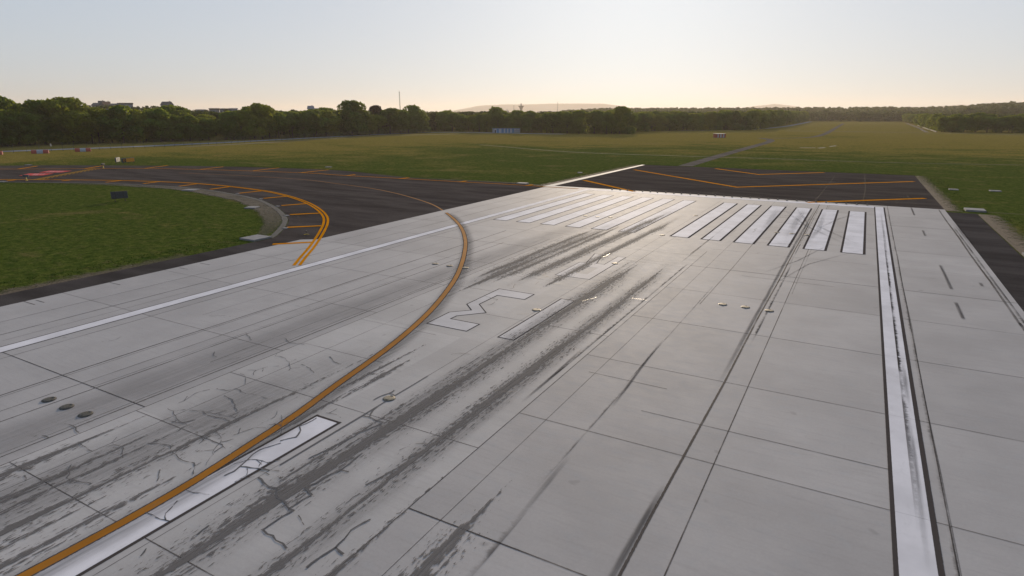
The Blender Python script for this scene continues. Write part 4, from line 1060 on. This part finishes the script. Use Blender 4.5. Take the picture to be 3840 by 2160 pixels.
def scatter(n, r0, r1, az0, az1, hr, far, pw=1.0):
    global cnt
    for _ in range(n):
        r = r0 + (r1 - r0) * rs.uniform() ** pw; az = math.radians(rs.uniform(az0, az1))
        x, y = CX + r * math.sin(az), CY + r * math.cos(az)
        if pip(x, y, open_area): continue
        h = rs.uniform(*hr); V = (cache_far if far else cache)[rs.randint(5)]
        q = rs.uniform(0, 6.28); c, s_ = math.cos(q), math.sin(q); k_ = h / 14
        W = V @ np.array([[c, s_, 0], [-s_, c, 0], [0, 0, 1]]) * np.array([k_ * 1.15, k_ * 1.15, k_]) + np.array([x, y, ground_h(x, y)])
        parts.append(W); cnt += 1
scatter(1200, 330, 570, -76, -26, (9, 14), False, .8)
scatter(1100, 590, 1150, -76, -24, (3, 5.5), True, .8)
scatter(700, 400, 1000, -27, -8, (11, 14), False, .8)
scatter(500, 540, 980, 3.5, 20, (8.5, 11.5), False, .8)
scatter(900, 1030, 1300, -14, 14, (10, 14), False, .7)
scatter(1200, 1150, 1900, -25, 16, (12, 17), True, .9)
scatter(380, 1100, 1900, -42, -25, (7, 10.5), True, .9)
scatter(500, 1900, 2700, -25, 16, (13, 19), True, 1)
scatter(300, 1900, 2500, -42, -25, (9, 14), True, 1)
fw = quads_mesh('far_wood', np.concatenate(parts), M['far_leaf'])
tag(link('far_wood', fw), kind='stuff')

# ------------------------------------------------------------------ distant buildings and masts
def at_az(u, depth):
    """ground point on a given bearing and distance from the viewpoint"""
    fwx, fwy = -.47119529, .8377935; hl = math.hypot(fwx, fwy); fwx /= hl; fwy /= hl
    t = (u - 1920) / 2289.8 * .9613 
    return CX + depth * (fwx + fwy * t), CY + depth * (fwy - fwx * t)
def house(u, depth, w, wh, rh, label, wall='wall', roof='roof', rz=0.0, flat=False):
    x, y = at_az(u, depth); z = ground_h(x, y)
    e = empty('house', (x, y, z - .9), rz); tag(e, label, 'house', 'houses on the rise behind the left wood')
    dp = w * .6
    m = MB(); m.box((0, 0, wh / 2), (w, dp, wh)); m.build('wall', M[wall], e)
    m = MB()
    if flat: m.box((0, 0, wh + rh / 2), (w + .8, dp + .8, rh), None, .1)
    else:
        a, b_ = w / 2 + .5, dp / 2 + .6
        m.add([(-a, -b_, wh - .2), (a, -b_, wh - .2), (a, b_, wh - .2), (-a, b_, wh - .2), (-a + .0, 0, wh + rh), (a, 0, wh + rh)], [(0, 1, 5, 4), (2, 3, 4, 5), (1, 2, 5), (3, 0, 4), (3, 2, 1, 0)])
    rf = m.build('roof', M[roof], e)
    if not flat:
        m = MB(); m.box((w * .28, dp * .12, wh + rh * .95), (.8, .8, 1.6)); m.build('chimney', M['wall'], rf)
    for i in range(max(2, int(w / 4))):
        m = MB(); m.box((-w / 2 + (i + .5) * w / max(2, int(w / 4)), -dp / 2 - .03, wh - 1.7), (1.2, .08, 1.4)); m.build('window', M['glass'], e)
house(372, 640, 9.5, 6.4, 2.4, 'long dark roofed house at the left of the hilltop row', 'wall', 'roof', .2)
house(389, 655, 5.0, 7.6, 3.4, 'narrow gabled house with a pointed top on the hilltop', 'wall_b', 'roof', 1.3)
house(407, 650, 6.0, 6.6, 3.6, 'orange roofed house in the hilltop row', 'wall', 'roof_r', 1.1)
house(424, 650, 5.2, 6.3, 1.0, 'small pale flat topped house on the hilltop', 'wall', 'wall', .1, True)
house(444, 660, 8.5, 7.4, 1.0, 'grey flat roofed house in the hilltop row', 'wall_b', 'wall_b', .1, True)
house(476, 660, 13, 7.6, 1.4, 'longest flat roofed block in the hilltop row', 'wall_b', 'roof', .05, True)
house(632, 640, 10, 6.6, 3.4, 'dark gabled house at the right end of the hilltop', 'wall', 'roof', .3)
house(755, 700, 8, 6, 1.2, 'leftmost of four pale roofs peeping over the left wood', 'wall_b', 'wall_b', .1, True)
house(806, 700, 9, 6.8, 1.6, 'second of four pale roofs peeping over the left wood', 'wall_b', 'roof', .1, True)
house(846, 700, 10, 6.8, 1.4, 'third of four pale roofs peeping over the left wood', 'wall_b', 'roof', .0, True)
house(879, 700, 7, 7.2, 1.2, 'rightmost of four pale roofs peeping over the left wood', 'wall_b', 'wall_b', .0, True)
house(1168, 700, 6, 7.6, 3.2, 'bluish gabled house over the right part of the left wood', 'wall_b', 'wall_b', 1.2)
house(1194, 700, 8, 6.8, 1.4, 'low bluish flat house right of the gabled one over the wood', 'wall_b', 'wall_b', .1, True)

x, y = at_az(1502, 800)
e = empty('lattice_mast', (x, y, ground_h(x, y) - .1)); tag(e, 'thin brown lattice mast standing above the trees', 'mast')
Hm = 34
m = MB()
for sx, sy in ((-1, -1), (1, -1), (1, 1), (-1, 1)): m.tube([(sx * .6, sy * .6, 0), (sx * .36, sy * .36, Hm * .6), (sx * .24, sy * .24, Hm)], .09, 5)
m.build('leg_frame', M['mast'], e)
m = MB()
for i in range(26):
    z0, z1 = Hm * i / 26, Hm * (i + 1) / 26; h0 = .6 - .36 * min(1, i / 26); sg = 1 if i % 2 else -1
    m.tube([(-h0 * sg, -h0, z0), (h0 * sg, -h0, z1)], .06, 4); m.tube([(-h0 * sg, h0, z0), (h0 * sg, h0, z1)], .08, 4); m.tube([(-h0, -h0 * sg, z0), (-h0, h0 * sg, z1)], .08, 4); m.tube([(h0, -h0 * sg, z0), (h0, h0 * sg, z1)], .08, 4)
m.build('bracing', M['mast'], e)
m = MB(); m.box((0, 0, Hm + .3), (1.1, 1.1, .6), None, .05); m.tube([(0, 0, Hm), (0, 0, Hm + 2.5)], .08, 5); m.build('antenna', M['mast'], e)

x, y = at_az(1955, 2400)
z0 = ground_h(x, y)
e = empty('flared_tower', (x, y, z0)); tag(e, 'hazy tower with a wide flared platform and block on top', 'tower')
zt = 38 - z0
m = MB(); m.lathe([(5.2, 0), (4.6, zt * .4), (4.4, zt * .62), (5.0, zt * .74), (7.0, zt * .87), (11.5, zt * .985), (11.5, zt), (3, zt)], 28); m.build('shaft', M['tower'], e, True)
m = MB(); m.lathe([(2.4, zt), (2.4, zt + 8.2), (2.0, zt + 8.8), (.4, zt + 9.2)], 16); m.build('cabin', M['tower'], e)
m = MB(); m.lathe([(11.7, zt - .6), (11.9, zt + .2), (11.5, zt + .5)], 28, cap=False); m.build('rim', M['tower'], e)
for u, dp, top, lb in ((1928, 2350, 41, 'shorter of two hazy thin masts, left of the flared tower'), (2092, 2450, 55, 'taller of two hazy thin masts, right of the flared tower')):
    x, y = at_az(u, dp); z = ground_h(x, y)
    e = empty('thin_mast', (x, y, z)); tag(e, lb, 'mast', 'thin masts in the haze')
    m = MB(); m.tube([(0, 0, 0), (0, 0, (top - z) * .6), (0, 0, top - z)], [.95, .8, .55], 8); m.build('pole', M['tower'], e)
    m = MB(); m.lathe([(1.4, (top - z) * .62), (1.4, (top - z) * .62 + 1)], 10); m.build('collar', M['tower'], e)
x, y = at_az(1900, 2300); z = ground_h(x, y)
e = empty('far_building', (x, y, z)); tag(e, 'hazy stepped building with a small stack left of the flared tower', 'building')
m = MB(); m.box((0, 0, 10), (15, 10, 20)); m.build('block', M['tower'], e)
m = MB(); m.box((-9.5, 0, 8.5), (6, 9, 17)); m.build('wing', M['tower'], e)
m = MB(); m.tube([(2.6, 0, 20), (2.6, 0, 26)], [1.1, .9], 10); m.build('stack', M['tower'], e)

# ---- far hills, their fading in the haze partly painted in by a pale colour
def hills(u0, u1, dist, prof):
    n = 60; vs = []; fs = []
    for i in range(n + 1):
        t = i / n; u = u0 + (u1 - u0) * t
        h = np.interp(t, [q[0] for q in prof], [q[1] for q in prof]) * dist / 2289.8 * 1.0
        h += (noise.noise(Vector((t * 9, dist * .001, 0))) * .05) * h
        for dd, f in ((0, -.2), (.03, .75), (.06, 1.0), (.12, .7), (.2, -.2)):
            x, y = at_az(u, dist * (1 + dd)); vs.append((x, y, CZ * (f > 0) + h * f))
    for i in range(n):
        for k in range(4): fs.append((i * 5 + k, i * 5 + k + 1, (i + 1) * 5 + k + 1, (i + 1) * 5 + k))
    me = bpy.data.meshes.new('far_hills'); me.from_pydata(vs, [], fs)
    tag(link('far_hills', me, M['hazed_hill'], smooth=True), kind='structure')
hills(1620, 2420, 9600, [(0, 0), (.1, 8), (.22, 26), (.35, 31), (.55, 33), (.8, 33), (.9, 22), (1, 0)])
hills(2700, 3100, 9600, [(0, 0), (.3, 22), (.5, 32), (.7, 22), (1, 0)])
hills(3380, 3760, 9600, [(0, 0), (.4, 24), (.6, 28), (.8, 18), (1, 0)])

# ------------------------------------------------------------------ air, sky, sun, camera
SUN_AZ, SUN_EL = -18.6, 13.5
hz = MB(); hz.box((CX, CY, 80), (23400, 23400, 170)); hz = hz.build('haze'); tag(hz, kind='stuff')
hm = bpy.data.materials.new('haze_air'); hm.use_nodes = True; t = hm.node_tree; t.nodes.clear()
o = t.nodes.new('ShaderNodeOutputMaterial'); v = t.nodes.new('ShaderNodeVolumePrincipled')
v.inputs['Color'].default_value = (.97, .86, .76, 1); v.inputs['Density'].default_value = 0.85e-4; v.inputs['Anisotropy'].default_value = .35
t.links.new(v.outputs[0], o.inputs['Volume']); hz.data.materials.append(hm)

w = bpy.data.worlds.new('World'); scn.world = w; w.use_nodes = True
t = w.node_tree; bg = t.nodes['Background']; sk = t.nodes.new('ShaderNodeTexSky')
sk.sky_type = 'NISHITA'; sk.sun_disc = False; sk.sun_elevation = R(SUN_EL); sk.sun_rotation = R(SUN_AZ)
sk.altitude = 0; sk.air_density = 1.0; sk.dust_density = 1.2; sk.ozone_density = 1.0
gm = t.nodes.new('ShaderNodeGamma'); gm.inputs[1].default_value = .22      # film-like shoulder so the glow round the sun keeps its tone
mu = t.nodes.new('ShaderNodeMix'); mu.data_type = 'RGBA'; mu.blend_type = 'MULTIPLY'; mu.inputs[0].default_value = 1; mu.inputs[7].default_value = (3.62, 3.98, 4.58, 1)
t.links.new(sk.outputs[0], gm.inputs[0]); t.links.new(gm.outputs[0], mu.inputs[6]); t.links.new(mu.outputs[2], bg.inputs[0]); bg.inputs[1].default_value = .1

sl = bpy.data.lights.new('sun', 'SUN'); sl.energy = 4.2; sl.angle = R(1.0); sl.color = (1, .81, .59)
so = bpy.data.objects.new('sun', sl); col.objects.link(so)
sd = Vector((math.sin(R(SUN_AZ)) * math.cos(R(SUN_EL)), math.cos(R(SUN_AZ)) * math.cos(R(SUN_EL)), math.sin(R(SUN_EL))))
so.rotation_euler = (-sd).to_track_quat('-Z', 'Y').to_euler()

cam = bpy.data.cameras.new('camera'); co = bpy.data.objects.new('camera', cam); col.objects.link(co)
cam.sensor_width = 36; cam.lens = 2289.798 / 3840 * 36; cam.clip_end = 40000; cam.clip_start = .1
fwd = Vector((-.47119529, .8377935, -.27582069)); rt = Vector((.87178101, .48989415, -.00126522)); up = Vector((-.13406294, .2410514, .96120828))
mw = Matrix((rt, up, -fwd)).transposed().to_4x4(); mw.translation = (19.5367365, -119.12081221, 13.24597102)
co.matrix_world = mw
scn.camera = co
scn.view_settings.view_transform = 'Standard'; scn.view_settings.look = 'None'; scn.view_settings.exposure = 0; scn.view_settings.gamma = 1
scn.view_settings.use_curve_mapping = False
cy = scn.cycles
cy.use_denoising = True; cy.max_bounces = 6; cy.diffuse_bounces = 3; cy.glossy_bounces = 3; cy.transparent_max_bounces = 24; cy.volume_bounces = 1
